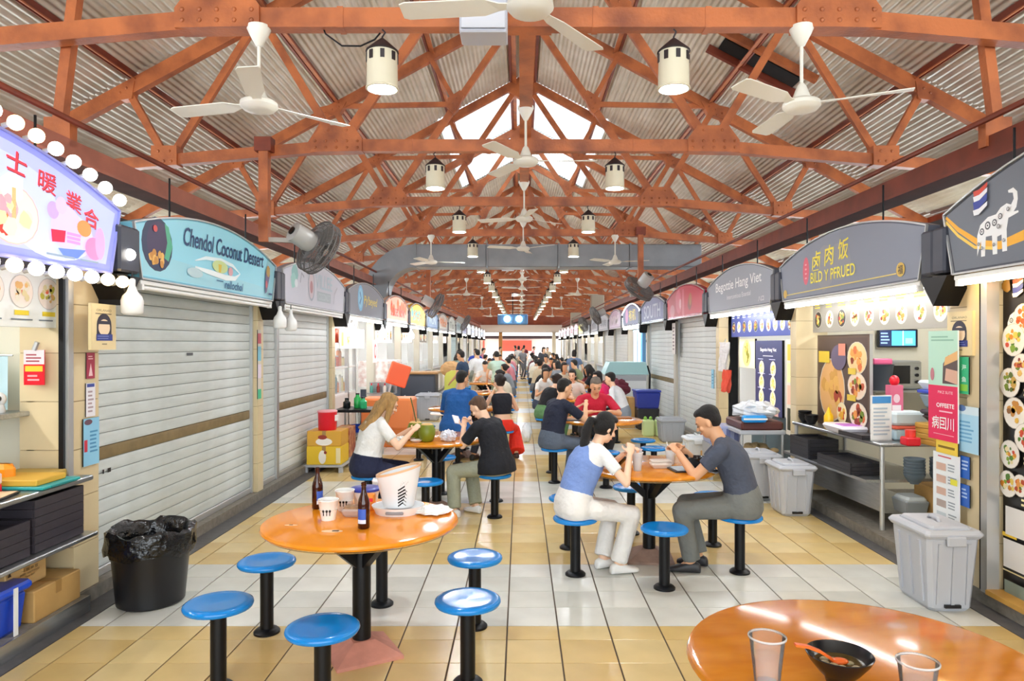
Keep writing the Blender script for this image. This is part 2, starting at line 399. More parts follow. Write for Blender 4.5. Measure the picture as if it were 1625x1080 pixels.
# ---- riveted roof trusses
def rivets(mb, pts, y, s):
    for x, z in pts: mb.ell((x, y, z), (.017, .012, .017), 6, 4)
def make_truss():
    t = thing('roof_truss', '', 'truss', (XC, T0, 0))
    def bar(name, p, q, w=.07, h=.09, y=0):
        mb = MB(); mb.beam((p[0], y, p[1]), (q[0], y, q[1]), w, h); mb.build(name, steel_o, t)
    G, B, Hh = (2.05, 3.87), (3.93, 3.71), (6.15, 3.52)
    bar('bottom_chord', (-2.05, 3.87), (2.05, 3.87), .10, .13)
    A = (0, 6.86); tz = lambda x: 3.62+(6.15-x)*.527
    T1, T2, T3 = (4.4, tz(4.4)), (2.92, tz(2.92)), (1.45, tz(1.45)); Mm = (1.03, 5.36)
    for s in (-1, 1):
        S = lambda p: (s*p[0], p[1])
        bar('bottom_chord', S(G), S(Hh), .10, .12)
        bar('top_chord', S(Hh), S(A), .09, .15)
        bar('web', S(B), S(T1), .06, .075); bar('web', S(B), S(T2), .06, .075, .03); bar('web', S(G), S(T2), .06, .085, -.03)
        bar('main_tie', S(G), S((.06, 6.8)), .06, .1, .03); bar('web', S(Mm), S(T2), .05, .07); bar('web', S(Mm), S(T3), .05, .07, -.03)
        # gusset plates with rivets
        def plate(poly, rv, wdt=.15):
            mb = MB(); mb.prism([(s*x, z) for x, z in poly][::s], -wdt/2, wdt/2); g = mb.build('gusset_plate', steel_o, t)
            mb = MB()
            for yy in (-wdt/2,): rivets(mb, [(s*x, z) for x, z in rv], yy, s)
            r = mb.build('rivet_heads', steel_o, g, True); r['kind'] = 'stuff'
        plate([(1.78, 3.80), (2.34, 3.79), (2.34, 3.92), (2.22, 4.08), (1.88, 4.08), (1.78, 3.94)], [(1.83+.115*i, 3.84) for i in range(5)]+[(1.83+.115*i, 3.91) for i in range(5)]+[(1.95, 4.03), (2.15, 4.03)])
        plate([(3.8, 3.65), (4.08, 3.63), (4.08, 3.86), (3.8, 3.86)], [(3.86, 3.69), (3.94, 3.69), (4.02, 3.69), (3.88, 3.8), (4.0, 3.8)])
        plate([(T2[0]-.22, T2[1]+.06), (T2[0]-.12, T2[1]-.12), (T2[0]+.1, T2[1]-.2), (T2[0]+.24, T2[1]-.14), (T2[0]+.2, T2[1]-.03)], [(T2[0]-.1, T2[1]-.02), (T2[0], T2[1]-.06), (T2[0]+.1, T2[1]-.12), (T2[0]+.02, T2[1]-.14)], .12)
        plate([(T1[0]-.13, T1[1]+.03), (T1[0]-.1, T1[1]-.16), (T1[0]+.02, T1[1]-.18), (T1[0]+.14, T1[1]-.09)], [(T1[0]-.04, T1[1]-.05), (T1[0]+.03, T1[1]-.1)], .11)
        plate([(Mm[0]-.12, Mm[1]+.12), (Mm[0]-.06, Mm[1]+.2), (Mm[0]+.13, Mm[1]+.08), (Mm[0]+.14, Mm[1]-.06), (Mm[0]+.04, Mm[1]-.16), (Mm[0]-.02, Mm[1]-.1)], [(Mm[0], Mm[1]+.08), (Mm[0]+.05, Mm[1]), (Mm[0]+.03, Mm[1]-.08)], .1)
    bar('king_post', (0, 3.9), (0, 6.85), .06, .08)
    mb = MB(); mb.prism([(-.16, 3.8), (.16, 3.8), (.16, 3.95), (.08, 4.06), (-.08, 4.06), (-.16, 3.95)], -.07, .07); mb.build('gusset_plate', steel_o, t)
    mb = MB(); mb.prism([(-.3, 6.62), (0, 6.45), (.3, 6.62), (0, 6.9)], -.06, .06); mb.build('gusset_plate', steel_o, t)
    for xx in (-1.25, -.4, .45, 1.2):
        mb = MB(); mb.box(xx-.02, xx+.02, -.056, .056, 3.8, 3.94); mb.build('splice_cover', steel_o, t)
    return t
tr = make_truss()
for k in range(17):
    lb = f'orange riveted steel roof truss, {ORD[k]} from the camera'+(' of all' if k == 0 else '')
    if k == 0: tr['label'] = lb; tr['group'] = 'roof trusses'
    else: dup(tr, (XC, T0+k*BAY, 0), 0, lb, 'roof trusses')
for s, nm in ((-1, 'left'), (1, 'right')):
    t = thing('roof_strut', f'red strut hanging from the roof to the beam at the front {nm}', 'strut', (XC, T0+.12, 0))
    MB().beam((s*3.24, 0, 3.08), (s*2.98, 0, 5.2), .07, .07).build('bar', steel_o, t); MB().box(s*3.22-.09, s*3.22+.09, -.04, .04, 3.05, 3.25).build('foot_plate', steel_o, t)
# ---- longitudinal beams
def trim(n, label, parts):
    r = struct(f'trim_{n}', label)
    for nm, m, mb in parts: mb.build(nm, m, r)
    return r
trim(1, 'pinkish red channel beam above the left stalls', [('beam', beam_pink, MB().box(-3.2, -3.08, YN, YF, 2.95, 3.1)), ('flange', beam_pink, MB().box(-3.26, -3.02, YN, YF, 2.93, 2.95)), ('conduit', purlin_m, MB().tube([(-3.02, YN, 3.2), (-3.02, YF, 3.2)], .022, 8))])
trim(2, 'dark red channel beam above the right stalls', [('beam', purlin_m, MB().box(3.2, 3.32, YN, YF, 2.95, 3.12)), ('flange', purlin_m, MB().box(3.14, 3.38, YN, YF, 2.93, 2.95)), ('conduit', purlin_m, MB().tube([(3.12, YN, 3.2), (3.12, YF, 3.2)], .022, 8))])
trim(3, 'orange runner beam along the centre of the roof carrying fans', [('beam', steel_o, MB().box(XC-.04, XC+.04, YN, YF, 3.96, 4.05)), ('flange', steel_o, MB().box(XC-.06, XC+.06, YN, YF, 3.945, 3.96))])
for i, s in enumerate((-1, 1)):
    mb = MB(); mb.box(XC+s*6.25-.1, XC+s*6.25+.1, YN-6, YF, 3.4, 3.62)
    trim(4+i, f'eave beam behind the {"left" if s < 0 else "right"} stalls', [('beam', purlin_m, mb)])

# ---- stall shells: kerb, back wall, soffit, partitions
def shell(side):
    s = -1 if side == 'left' else 1
    xk = XL if s < 0 else XR
    w = struct(f'wall_{side}', f'row of cream market stalls along the {side} side')
    def bx(name, m, a, b, y0, y1, z0, z1): MB().box(min(a, b), max(a, b), y0, y1, z0, z1).build(name, m, w)
    bx('kerb', concrete, xk, xk+s*3.2, YN, YF, 0, .09)
    bx('back_wall', inwall, xk+s*2.3, xk+s*2.4, YN, YF, .09, 2.62)
    bx('soffit', inwall, xk+s*.12, xk+s*2.3, YN, YF, 2.3, 2.36)
    bx('fascia', dark_in, xk+s*.1, xk+s*.16, YN, YF, 2.14, 2.62)
    bx('stall_roof', dark_in, xk+s*.16, xk+s*2.3, YN, YF, 2.6, 2.64)
    y0 = LY0 if s < 0 else RY0
    for k in range(-2, NST+1):
        bx('partition', inlit if k > 1 else inwall, xk+s*.35, xk+s*2.3, y0+k*3-.1, y0+k*3-.02, .09, 2.3)  # far partitions are whiter, the bright stall glare put into their colour
    return w
shell('left'); shell('right')
# ---- far end wall with its white lintel, posts and red panels
w = struct('wall_back', 'far end of the hall with a white lintel over bright openings')
MB().box(-6.4, 6.5, YF+.6, YF+.8, 3.1, 7.2).build('gable', mat('gable_boards', '#a8563a', .6, noise=.4, nscale=2), w)
MB().box(-6.4, 6.5, YF+.3, YF+.6, 2.55, 3.15).build('lintel', mat('lintel_white', '#eee2d8', .5), w)
for x in (-5.3, -3.6, -1.55, 2.6, 3.9): MB().box(x-.14, x+.14, YF+.3, YF+.6, 0, 2.6).build('post', mat('end_post_tan', '#c08a4a', .5) if x == -1.55 else cream, w)
MB().box(-5.4, 3.4, YF+2.4, YF+2.5, 0, 2.2).build('pale_hoarding', mat('pale_hoarding', '#f2e2da', .5), w)
MB().box(-5.4, 3.4, YF+2.3, YF+2.4, 2.1, 2.35).build('dark_sign_strip', mat('dark_strip', '#33272a', .5), w)
MB().box(3.9, 6.2, YF+.9, YF+1, 0, 2.7).build('blue_panel', mat('blue_grey_panel', '#bcd3e0', .5), w)
for x0, x1 in ((-4.4, -2.9), (-1.6, .9)): 
    MB().box(x0, x1, YF+2.28, YF+2.39, 1.1, 1.95).build('red_poster', mat('red_poster', '#e0604e', .4), w)
# ================================================================ things hanging from the roof
# ---- pendant lamps, two under every truss
def make_lamp():
    t = thing('pendant_lamp', '', 'lamp', (0, 0, 3.8))
    MB().tube([(0, 0, 0), (.02, 0, -.02), (0, 0, -.05), (0, 0, -.07)], .006, 6).build('hook', lamp_cap, t)
    MB().lathe([(.012, -.06), (.03, -.075), (.108, -.145), (.11, -.152), (.1, -.155)], 28).build('cap', lamp_cap, t, 40)
    MB().lathe([(.098, -.15), (.1, -.16), (.104, -.385), (.11, -.39), (.11, -.4), (.096, -.402), (.094, -.39), (.09, -.16)], 28, caps=False).build('shade', lamp_body, t, 40)
    for a in range(8):
        w = MB().box(-.014, .014, -.005, .005, -.028, .028).build('vent_slot', lamp_cap, t)
        ang = PI/4*a+.2; w.location = (.1015*math.cos(ang), .1015*math.sin(ang), -.195); w.rotation_euler = (0, 0, ang+PI/2)
    MB().lathe([(.001, -.385), (.088, -.385), (.088, -.392), (.001, -.397)], 24).build('lens', lens_m, t)
    return t
lp = make_lamp(); first = True
for k in range(16):
    for s, nm in ((-1, 'left'), (1, 'right')):
        lb = f'cream cylindrical pendant lamp, {ORD[k]} from the camera in the {nm} row'
        loc = (XC+s*(.985 if k else .975), T0+k*BAY-.02, 3.8 if k < 15 else 3.8)
        if first: lp['label'] = lb; lp['group'] = 'pendant lamps'; lp.location = loc; first = False
        else: dup(lp, loc, random.random()*6, lb, 'pendant lamps')
# a loose black cable by the first left lamp
tag(MB().tube([(XC-.98, T0-.06, 3.76), (XC-1.02, T0-.05, 3.72), (XC-1.12, T0-.02, 3.69), (XC-1.25, T0, 3.7), (XC-1.36, T0, 3.78), (XC-1.38, T0, 3.83)], .006, 6).build('cable', black_m, None, True), 'black cable looping from the beam to the left front lamp', 'cable')

# ---- ceiling fans
def make_fan(R, a0):
    t = thing('ceiling_fan', '', 'fan', (0, 0, 3.8))
    MB().lathe([(.03, .03), (.075, .02), (.078, 0), (.06, -.04), (.022, -.11), (.012, -.115)], 20).build('canopy', fan_m, t, 40)
    MB().tube([(0, 0, -.1), (0, 0, -.42)], .012, 8).build('rod', fan_m, t)
    MB().lathe([(.015, -.36), (.03, -.38), (.06, -.46), (.1, -.475), (.12, -.49), (.123, -.515), (.1, -.54), (.05, -.548), (.001, -.549)], 24).build('motor', fan_m, t, 40)
    for k in range(3):
        a = a0+k*2*PI/3; mb = MB(); v = []
        for r, w, tw in ((.1, .05, .1), (.16, .06, .15), (.24, .115, .26), (.45, .125, .22), (R-.03, .135, .18), (R, .11, .16)):
            for q, dz in ((-1, -1), (1, 1)):
                for th in (-.003, .003): v.append((r, q*w/2, -.5+dz*w/2*tw+th))
        f = []
        for i in range(5):
            b = i*4; f += [(b, b+4, b+6, b+2), (b+1, b+3, b+7, b+5), (b, b+1, b+5, b+4), (b+2, b+6, b+7, b+3)]
        f += [(0, 2, 3, 1), (20, 21, 23, 22)]
        mb.add(v, f); o = mb.build('blade', fan_m, t); o.rotation_euler = (0, 0, a)
    return t
g = 'ceiling fans'
fan_a = make_fan(.66, .785)
fan_a.location = (XC-1.8, T0-.02, 3.8); tag(fan_a, 'cream three-blade ceiling fan at the left of the front truss', 'fan', g)
fan_b = make_fan(.66, 1.66); fan_b.location = (XC+1.83, T0-.02, 3.8); tag(fan_b, 'cream three-blade ceiling fan at the right of the front truss', 'fan', g)
for k in (3, 6, 9, 12):
    for s, nm in ((-1, 'left'), (1, 'right')):
        dup(fan_a if s < 0 else fan_b, (XC+s*1.8, T0+k*BAY-.02, 3.8), random.random()*2, f'cream ceiling fan hanging from the {ORD[k]} truss, {nm} of centre', g)
fan_c = make_fan(.68, .95); fan_c.location = (XC, 3.62, 3.95); tag(fan_c, 'cream ceiling fan on the centre runner, cut by the top edge', 'fan', g)
for k in range(1, 14):
    dup(fan_c, (XC, 3.62+3.08*k, 3.95), -.95+.7*(k-1), f'cream ceiling fan on the centre runner, {ORD[k]} from the camera', g)
# ---- boxes below the chord
def ebox(loc, label, sc=1):
    t = thing('junction_box', label, 'box', loc)
    MB().rbox(-.145, .145, -.1, .1, -.17, .2, .008).build('housing', mat('pale_grey_enamel', '#c5c9d6', .35), t)
    MB().rbox(-.135, .135, -.112, -.1, -.15, -.02, .006).build('cover', mat('pale_grey_cover', '#d5d8e2', .3), t)
    MB().beam((0, .05, .19), (0, .05, .36), .03, .03).build('bracket', steel_m, t); return t
ebox((-.225, 4.32, 3.75), 'pale grey box fixed to the front truss beside the centre fan')
ebox((-.3, 16.6, 3.6), 'small pale grey box hanging left of the centre fans further down the hall')
# ---- two bright floodlights far down the hall
t = thing('floodlight', 'pair of bright white floodlights on a dark bar far down the hall', 'light', (-.32, 28.6, 2.68))
MB().rbox(-.62, .62, 0, .3, -.2, .22, .03).build('housing', mat('floodlight_blue', '#4f7fae', .4), t)
for x in (-.22, .26):
    MB().tube([(x, -.02, .03), (x, .02, .03)], .12, 20).build('lamp_face', mat('flood_lens', (.85, .97, 1), .4, emit=60), t)
MB().tube([(0, .15, .2), (0, .15, 1.2)], .02, 6).build('hanger', black_m, t)
# ---- drum wall fans
def make_drum():
    t = thing('wall_fan', '', 'fan', (0, 0, 0))
    # faces +x local; guard disc of rings and spokes
    r = .3; mb = MB()
    for q, (rr, xx) in enumerate(((.3, .0), (.3, .05), (.3, .1), (.25, .13), (.2, .14), (.15, .145), (.1, .15), (.25, -.03), (.2, -.04), (.15, -.045))):
        mb.tube([(xx, rr*math.cos(2*PI*i/24), rr*math.sin(2*PI*i/24)) for i in range(25)], .007 if rr > .28 else .004, 5)
    mb.build('guard_rings', fan_grey, t)
    mb = MB()
    for i in range(84):
        c, s = math.cos(2*PI*i/84), math.sin(2*PI*i/84)
        mb.tube([(-.045, .1*c, .1*s), (-.03, .24*c, .24*s), (.0, .3*c, .3*s), (.1, .3*c, .3*s), (.135, .24*c, .24*s), (.15, .05*c, .05*s)], .0032, 3)
    mb.build('guard_spokes', fan_grey, t)
    mb = MB()
    for k in range(3):
        a = k*2*PI/3; v = []
        for rr, w in ((.05, .06), (.15, .16), (.27, .17)):
            for q in (-1, 1):
                b = a+q*w/rr/2; v.append((.05+q*.025, rr*math.cos(b), rr*math.sin(b)))
        mb.add(v, [(0, 1, 3, 2), (2, 3, 5, 4)])
    mb.build('blades', mat('fan_blade_grey', '#8b8784', .4), t)
    MB().tube([(-.3, 0, 0), (-.29, 0, 0), (-.1, 0, 0), (-.02, 0, 0)], [.07, .11, .115, .1], 20).build('motor', fan_mot, t, 40)
    MB().tube([(-.315, 0, 0), (-.29, 0, 0)], .045, 14).build('motor_cap', black_m, t)
    return t
df = make_drum()
def aim(o, loc, d): o.location = loc; o.rotation_euler = Vector(d).to_track_quat('X', 'Z').to_euler()
aim(df, (-2.24, 7.62, 2.77), (.6, .68, -.42)); tag(df, 'grey round wall fan on a bracket beyond the turquoise dessert sign', 'fan', 'wall fans')
for loc, d, lb in (((-2.0, 16.2, 2.6), (.9, .25, -.5), 'grey round wall fan above the blue arched sign'), ((-2.05, 25.5, 2.48), (.9, .2, -.5), 'small grey wall fan further down above the left signs'),
                   ((2.28, 13.3, 2.78), (-.5, .5, -.75), 'grey round wall fan above the purple arched sign'), ((2.45, 22.5, 2.62), (-.8, -.1, -.4), 'grey wall fan beside the beige duct on the right'), ((2.6, 28.5, 2.5), (-.8, -.3, -.3), 'small grey wall fan far down above the right signs')):
    o = dup(df, (0, 0, 0), None, lb, 'wall fans'); aim(o, loc, d)
for i, (x, y, z0, lb) in enumerate(((-2.78, 7.6, 2.8, 'orange hanging post carrying the near left wall fan'), (2.3, 13.4, 2.6, 'dark red hanging post carrying the right wall fan'), (-2.15, 16.3, 2.5, 'orange hanging post carrying the wall fan above the blue sign'))):
    t = thing('hanging_post', lb, 'post', (x, y, 0))
    MB().box(-.05, .05, -.05, .05, z0, 3.86).build('post', steel_o, t); MB().box(-.09, .09, -.07, .07, 3.78, 3.93).build('clamp', purlin_m, t)
    MB().beam((0, 0, z0+.03), ((.3 if x < 0 else -.2), .0, z0+.02), .05, .05).build('arm', mat('bracket_pale', '#b9b2a8', .5), t)
# ---- ventilation duct across the hall
t = thing('ventilation_duct', 'grey galvanised air duct crossing below the roof with an elbow at left', 'duct', (0, 14.9, 0))
for x0 in (-2.2, -.7, .8, 2.3):
    MB().rbox(x0, x0+1.49, -.28, .28, 3.3, 3.78, .02).build('duct_section', duct_m, t); MB().box(x0-.015, x0+.015, -.3, .3, 3.28, 3.8).build('joint_flange', duct_m, t)
mb = MB(); P = []
for i in range(9):
    a = PI/2*i/8; P.append((-2.2-.85*math.sin(a), 3.54-.85+.85*math.cos(a), a))
v = []
for x, z, a in P:
    for q, yy in ((-.24, -.28), (.24, -.28), (.24, .28), (-.24, .28)): v.append((x-math.sin(a)*q, yy, z+math.cos(a)*q))
mb.add(v, [(i*4+j, i*4+4+j, i*4+4+(j+1) % 4, i*4+(j+1) % 4) for i in range(8) for j in range(4)]); mb.build('elbow', duct_m, t, 50)
MB().rbox(-3.32, -2.8, -.28, .28, 2.3, 2.7, .02).build('drop_section', duct_m, t)
for x, y, w, z0, lb in ((3.4, 31, .56, 2.64, 'tall beige exhaust duct rising behind the right signs'), (3.4, 43, .62, 2.64, 'lower beige exhaust duct further down on the right')):
    t = thing('exhaust_duct', lb, 'duct', (x, y, 0))
    MB().rbox(-w/2, w/2, -.3, .3, z0, 3.9 if w < .6 else 3.6, .02).build('shaft', mat('beige_duct', '#b5aa97', .5), t); MB().box(-w/2-.02, w/2+.02, -.32, .32, z0+.4, z0+.44).build('flange', mat('beige_duct', '#b5aa97', .5), t)
# a hatch in the right roof slope, its dark opening painted as a black slab
t = thing('roof_hatch', 'dark open hatch in the right roof slope behind the fan', 'hatch', (0, 0, 0))
for yy, m in ((8.78, steel_o), (9.35, purlin_m)):
    MB().beam((2.5, yy, rz_(2.5)-.07), (3.72, yy, rz_(3.72)-.07), .07, .09).build('hatch_frame', m, t)
MB().beam((2.62, 9.1, rz_(2.62)-.045), (3.6, 9.1, rz_(3.6)-.045), .3, .03).build('dark_opening', mat('hatch_black', '#161010', .9, noise=.5, nscale=9), t)
# ================================================================ stall fronts.  Frames: x along the wall (to the viewer's right), facing -y, z up
def wf(name, label, cat, side, y, x, z=0, group=None):
    return thing(name, label, cat, (x, y, z), PI/2 if side < 0 else -PI/2, group)
SXL, SXR = -2.67, 2.88
def u_of(side, yc, y): return (y-yc) if side < 0 else (yc-y)
def outline(w, zc=.40, zm=.58, cut=.1, n=18, inset=0):
    hw = w/2-inset
    P = [(-hw+cut, inset), (hw-cut, inset), (hw, zc-inset*.5)]
    for i in range(1, n): 
        t = PI*0+i/n; x = hw-2*hw*t; P.append((x, zc+(zm-zc)*(1-(2*t-1)**2)-inset*.8))
    P.append((-hw, zc-inset*.5)); return P
def sign(side, k, label, bg, draw=None, lit=False, frame=None, w=2.8, zm=.58, zc=.38, detail=True, lay=None):
    y0 = (LY0 if side < 0 else RY0)+3*k; yc = y0+1.5
    t = wf('stall_sign', label, 'sign', side, yc, SXL if side < 0 else SXR, 2.16)
    P = outline(w, zc, zm)
    if isinstance(bg, str): bm = mat('sign_'+bg, bg, .25, noise=.05, nscale=3)
    else: bm = bg
    MB().prism(P, 0, .09).build('board', bm, t)
    pr = Print(-.002)
    if draw: draw(pr, w); pr.build(t, M_PRINT_LIT if lit else M_PRINT)
    mb = MB(); pts = [(x, -.004, z) for x, z in P]+[(P[0][0], -.004, P[0][1])]
    for a, b in zip(pts, pts[1:]): mb.beam(a, b, .012, .018, (0, 1, 0))
    mb.build('edge_trim', frame or alu_m, t)
    if k < 4:
        for s in (-.8, .7): MB().tube([(s, .05, zc+.1), (s, .05, .82)], .008, 6).build('hanger_rod', black_m, t)
    if detail:
        for s in (-1, 1):
            MB().rbox(s*(w/2+.03)-.07, s*(w/2+.03)+.07, -.03, .12, .02, .33, .015).build('end_block', navy_m, t)
            MB().prism([(s*(w/2-.06), 0), (s*(w/2+.1), 0), (s*(w/2+.1), -.2)][::s], -.02, .26).build('wedge_bracket', black_m, t)
    return t
def tube(side, k, label, warm=False, w=2.6, lit=True):
    y0 = (LY0 if side < 0 else RY0)+3*k; yc = y0+1.5
    t = wf('tube_light', label, 'light', side, yc, SXL if side < 0 else SXR, 2.12, 'tube lights under the stall signs')
    MB().rbox(-w/2, w/2, 0, .06, .0, .03, .004).build('batten', white, t)
    MB().tube([(-w/2+.04, .02, -.022), (w/2-.04, .02, -.022)], .016, 10).build('tube', (tube_w if warm else tube_m) if lit else white, t)
    for s in (-1, 1): MB().box(s*(w/2-.03)-.015, s*(w/2-.03)+.015, 0, .04, -.04, 0).build('end_socket', white, t)
    return t
def shutter(side, k, label, y_a, y_b, m=None, slats=True, stain=None, logo=False):
    # y_a .. y_b in world metres along the hall
    yc = (y_a+y_b)/2; w = y_b-y_a
    t = wf('roller_shutter', label, 'shutter', side, yc, (XL-.1) if side < 0 else (XR+.1), .09, 'roller shutters')
    m = m or shut_m; hs = .0925; n = 22
    prof = [(.004, 0), (-.004, .003), (-.0065, .02), (-.007, .046), (-.0065, .07), (-.004, .088), (.004, .0905)]
    def sl(mb, z): 
        v = [(x, y, z+dz) for x in (-w/2, w/2) for y, dz in prof]; q = len(prof)
        mb.add(v, [(i, i+q, i+q+1, i+1) for i in range(q-1)]+[tuple(range(q))[::-1], tuple(range(q, 2*q))])
    if slats:
        mb = MB(); sl(mb, 0); me = mb.mesh('slat'); me.materials.append(m)
        mb = MB(); sl(mb, 0); me2 = mb.mesh('slat'); me2.materials.append(shut_b)
        for i in range(n):
            o = link('slat', me2 if stain == i else me, t); o.location = (0, 0, .06+i*hs)
    else:
        mb = MB()
        for i in range(n): sl(mb, .06+i*hs)
        mb.build('slat_curtain', m, t)
    MB().rbox(-w/2, w/2, -.02, .012, 0, .06, .006).build('bottom_bar', alu_m, t)
    for s in (-1, 1): MB().box(s*(w/2+.012)-.024, s*(w/2+.012)+.024, -.035, .02, 0, 2.1).build('guide_rail', alu_m, t)
    MB().box(-w/2, w/2, .012, .03, 0, 2.1).build('backing', dark_in, t)
    if logo:
        pr = Print(-.013); pr.rect(-.06, 1.505, .06, 1.53, '#55585a'); pr.rect(-w/2+.1, .7, -w/2+.12, .73, '#222222'); pr.rect(-w/2+.16, .7, -w/2+.2, .73, '#222222'); pr.build(t)
    return t
def pillar(side, k, label, w=.24, tiles=True, off=0):
    y0 = (LY0 if side < 0 else RY0)+3*k+off
    t = wf('pillar', label, 'pillar', side, y0-.06, (XL-.02) if side < 0 else (XR+.02), .09, 'stall pillars')
    dp = .34 if k < 2 else .14; MB().box(-w/2, w/2, .004, dp, 0, 2.2).build('core', mat('pillar_joint', '#b09b78', .7), t)
    if tiles:
        me = None
        for i in range(7):
            if me is None:
                mb = MB(); mb.box(-w/2-.002, w/2+.002, -.002, dp+.002, .003, .307); me = mb.mesh('tile'); me.materials.append(tilewall)
            o = link('tile', me, t); o.location = (0, 0, i*.31)
    else: MB().box(-w/2-.002, w/2+.002, -.002, dp+.002, 0, 2.2).build('facing', mat('pale_pillar', '#cdc8ba', .4), t)
    return t
def menu_print(pr, x0, x1, z0, z1, nx, nz, pal, bg, tx='#f5e27a'):
    pr.rect(x0, z0, x1, z1, bg); cw, ch = (x1-x0)/nx, (z1-z0)/nz
    for i in range(nx):
        for j in range(nz):
            pr.n = 2; cx, cz = x0+(i+.5)*cw, z0+(j+.5)*ch; r = min(cw, ch)*.33
            pr.food(cx, cz-.08*ch, r, pal, random.choice(['#f4f1ea', '#2a2524', '#efe6d0']))
            pr.lines(cx-cw*.3, cx+cw*.3, cz+ch*.28, cz+ch*.45, 2, tx)
def board(side, y, x, z0, w, h, label, draw, lit=0, th=.03, cat='menu board', name='menu_board', frame=None, rz=0):
    t = wf(name, label, cat, side, y, x, z0); t.rotation_euler.z += rz
    MB().box(-w/2, w/2, 0, th, 0, h).build('panel', frame or black_m, t)
    pr = Print(-.001); draw(pr, w, h); pr.build(t, [M_PRINT, M_PRINT_LIT, M_GLOW][lit]); return t

# ---------------- left signs
def d_dessert(pr, w):
    P = outline(w, .42, .66, .1, 18, .05); pr.poly(P, '#a9b2ea')
    for x, z, a, b in ((-.9, .2, .5, .2), (.2, .35, .6, .2), (.8, .18, .35, .16)): pr.disc(x, z, a, b, '#bcc6f2')
    for ch, x, z, r in (('士', .48, .5, .02), ('暖', .72, .45, .02), ('業', .95, .385, 0), ('合', 1.12, .32, 0)): 
        pr.text(ch, x+.006, z-.006, .15, .115, '#8a1420', -.1); pr.text(ch, x, z, .15, .115, '#ee3344', -.1)
    pr.text('暖', .2, .54, .16, .12, '#ee3344')
    pr.food(.45, .22, .2, DESS, '#ffd8c8', .8, '#f0b0a8'); pr.blob(.45, .36, .1, '#e6e6ea')
    pr.blob(.36, .25, .07, '#ff9aa8'); pr.rect(.44, .2, .47, .36, '#ffb27a')
    pr.food(.16, .22, .17, DESS, '#ffe8e0', .8, '#e8c0c8')
    pr.disc(.88, .22, .14, .13, '#c9b8ee'); pr.disc(.76, .3, .05, .05, '#b79ae6'); pr.disc(.83, .34, .05, .05, '#cdb4f0')
    pr.poly([(.75, .12), (.86, .13), (.87, .2), (.74, .19)], '#e2123f'); pr.lines(.88, 1.05, .13, .2, 3, '#e58ad6', .7)
    pr.poly([(.8, .09), (1.06, .11), (.98, .05), (.86, .04)], '#5f7bd0'); pr.disc(1.14, .13, .09, .07, '#ff7fb0'); pr.disc(1.2, .17, .05, .1, '#ff9ac4'); pr.disc(1.04, .24, .07, .05, '#c98a4a')
    pr.lines(.7, .98, .035, .06, 1, '#8090a0'); pr.lines(1.0, 1.25, .035, .06, 1, '#8090a0')
lightbox = mat('sign_lightbox_frame', '#8f96e8', .3, emit=.3)
sg = sign(-1, -1, 'glowing lilac dessert sign framed with round bulbs, at far left', lightbox, d_dessert, True, mat('lilac_frame', '#9aa0e6', .3), 2.86, .66, .42)
# round bulbs along the top and the bottom of that sign
def make_bulb():
    t = thing('globe_bulb', '', 'bulb', (0, 0, 0))
    MB().ell((0, 0, 0), (.04, .04, .04), 14, 10).build('globe', bulb_m, t, True)
    MB().tube([(-.03, 0, -.005), (-.07, 0, -.015)], .014, 8).build('socket', alu_m, t); return t
bl = make_bulb(); nb = 0
P = outline(2.86, .42, .66)
def bulb_at(x, z, lb, warm, y=-.0):
    global nb
    loc = (SXL-y, LY0-1.5+x, 2.16+z); o = bl if nb == 0 else dup(bl, loc, 0, lb, 'bulbs round the dessert sign')
    o.location = loc; tag(o, lb, 'bulb', 'bulbs round the dessert sign'); nb += 1
    if warm:
        g_ = o.children[0]; g_.material_slots[0].link = 'OBJECT'; g_.material_slots[0].material = bulb_w
NTH = ['first', 'second', 'third', 'fourth', 'fifth', 'sixth', 'seventh', 'eighth', 'ninth', 'tenth']
for i in range(9):
    x = 1.44-i*.16; hw = 1.43; z = .42+.24*(1-(x/hw)**2) if abs(x) < hw else .42
    bulb_at(x, z+.075, f'round bulb on top of the dessert sign, {NTH[i]} from its right end', i in (5, 6))
for i in range(9):
    bulb_at(1.42-i*.165, -.05, f'round bulb below the dessert sign, {NTH[i]} from its right end', i in (0, 1, 6, 8), -.03)
bulb_at(1.5, .14, 'round bulb on the right edge of the dessert sign', False, -.03)
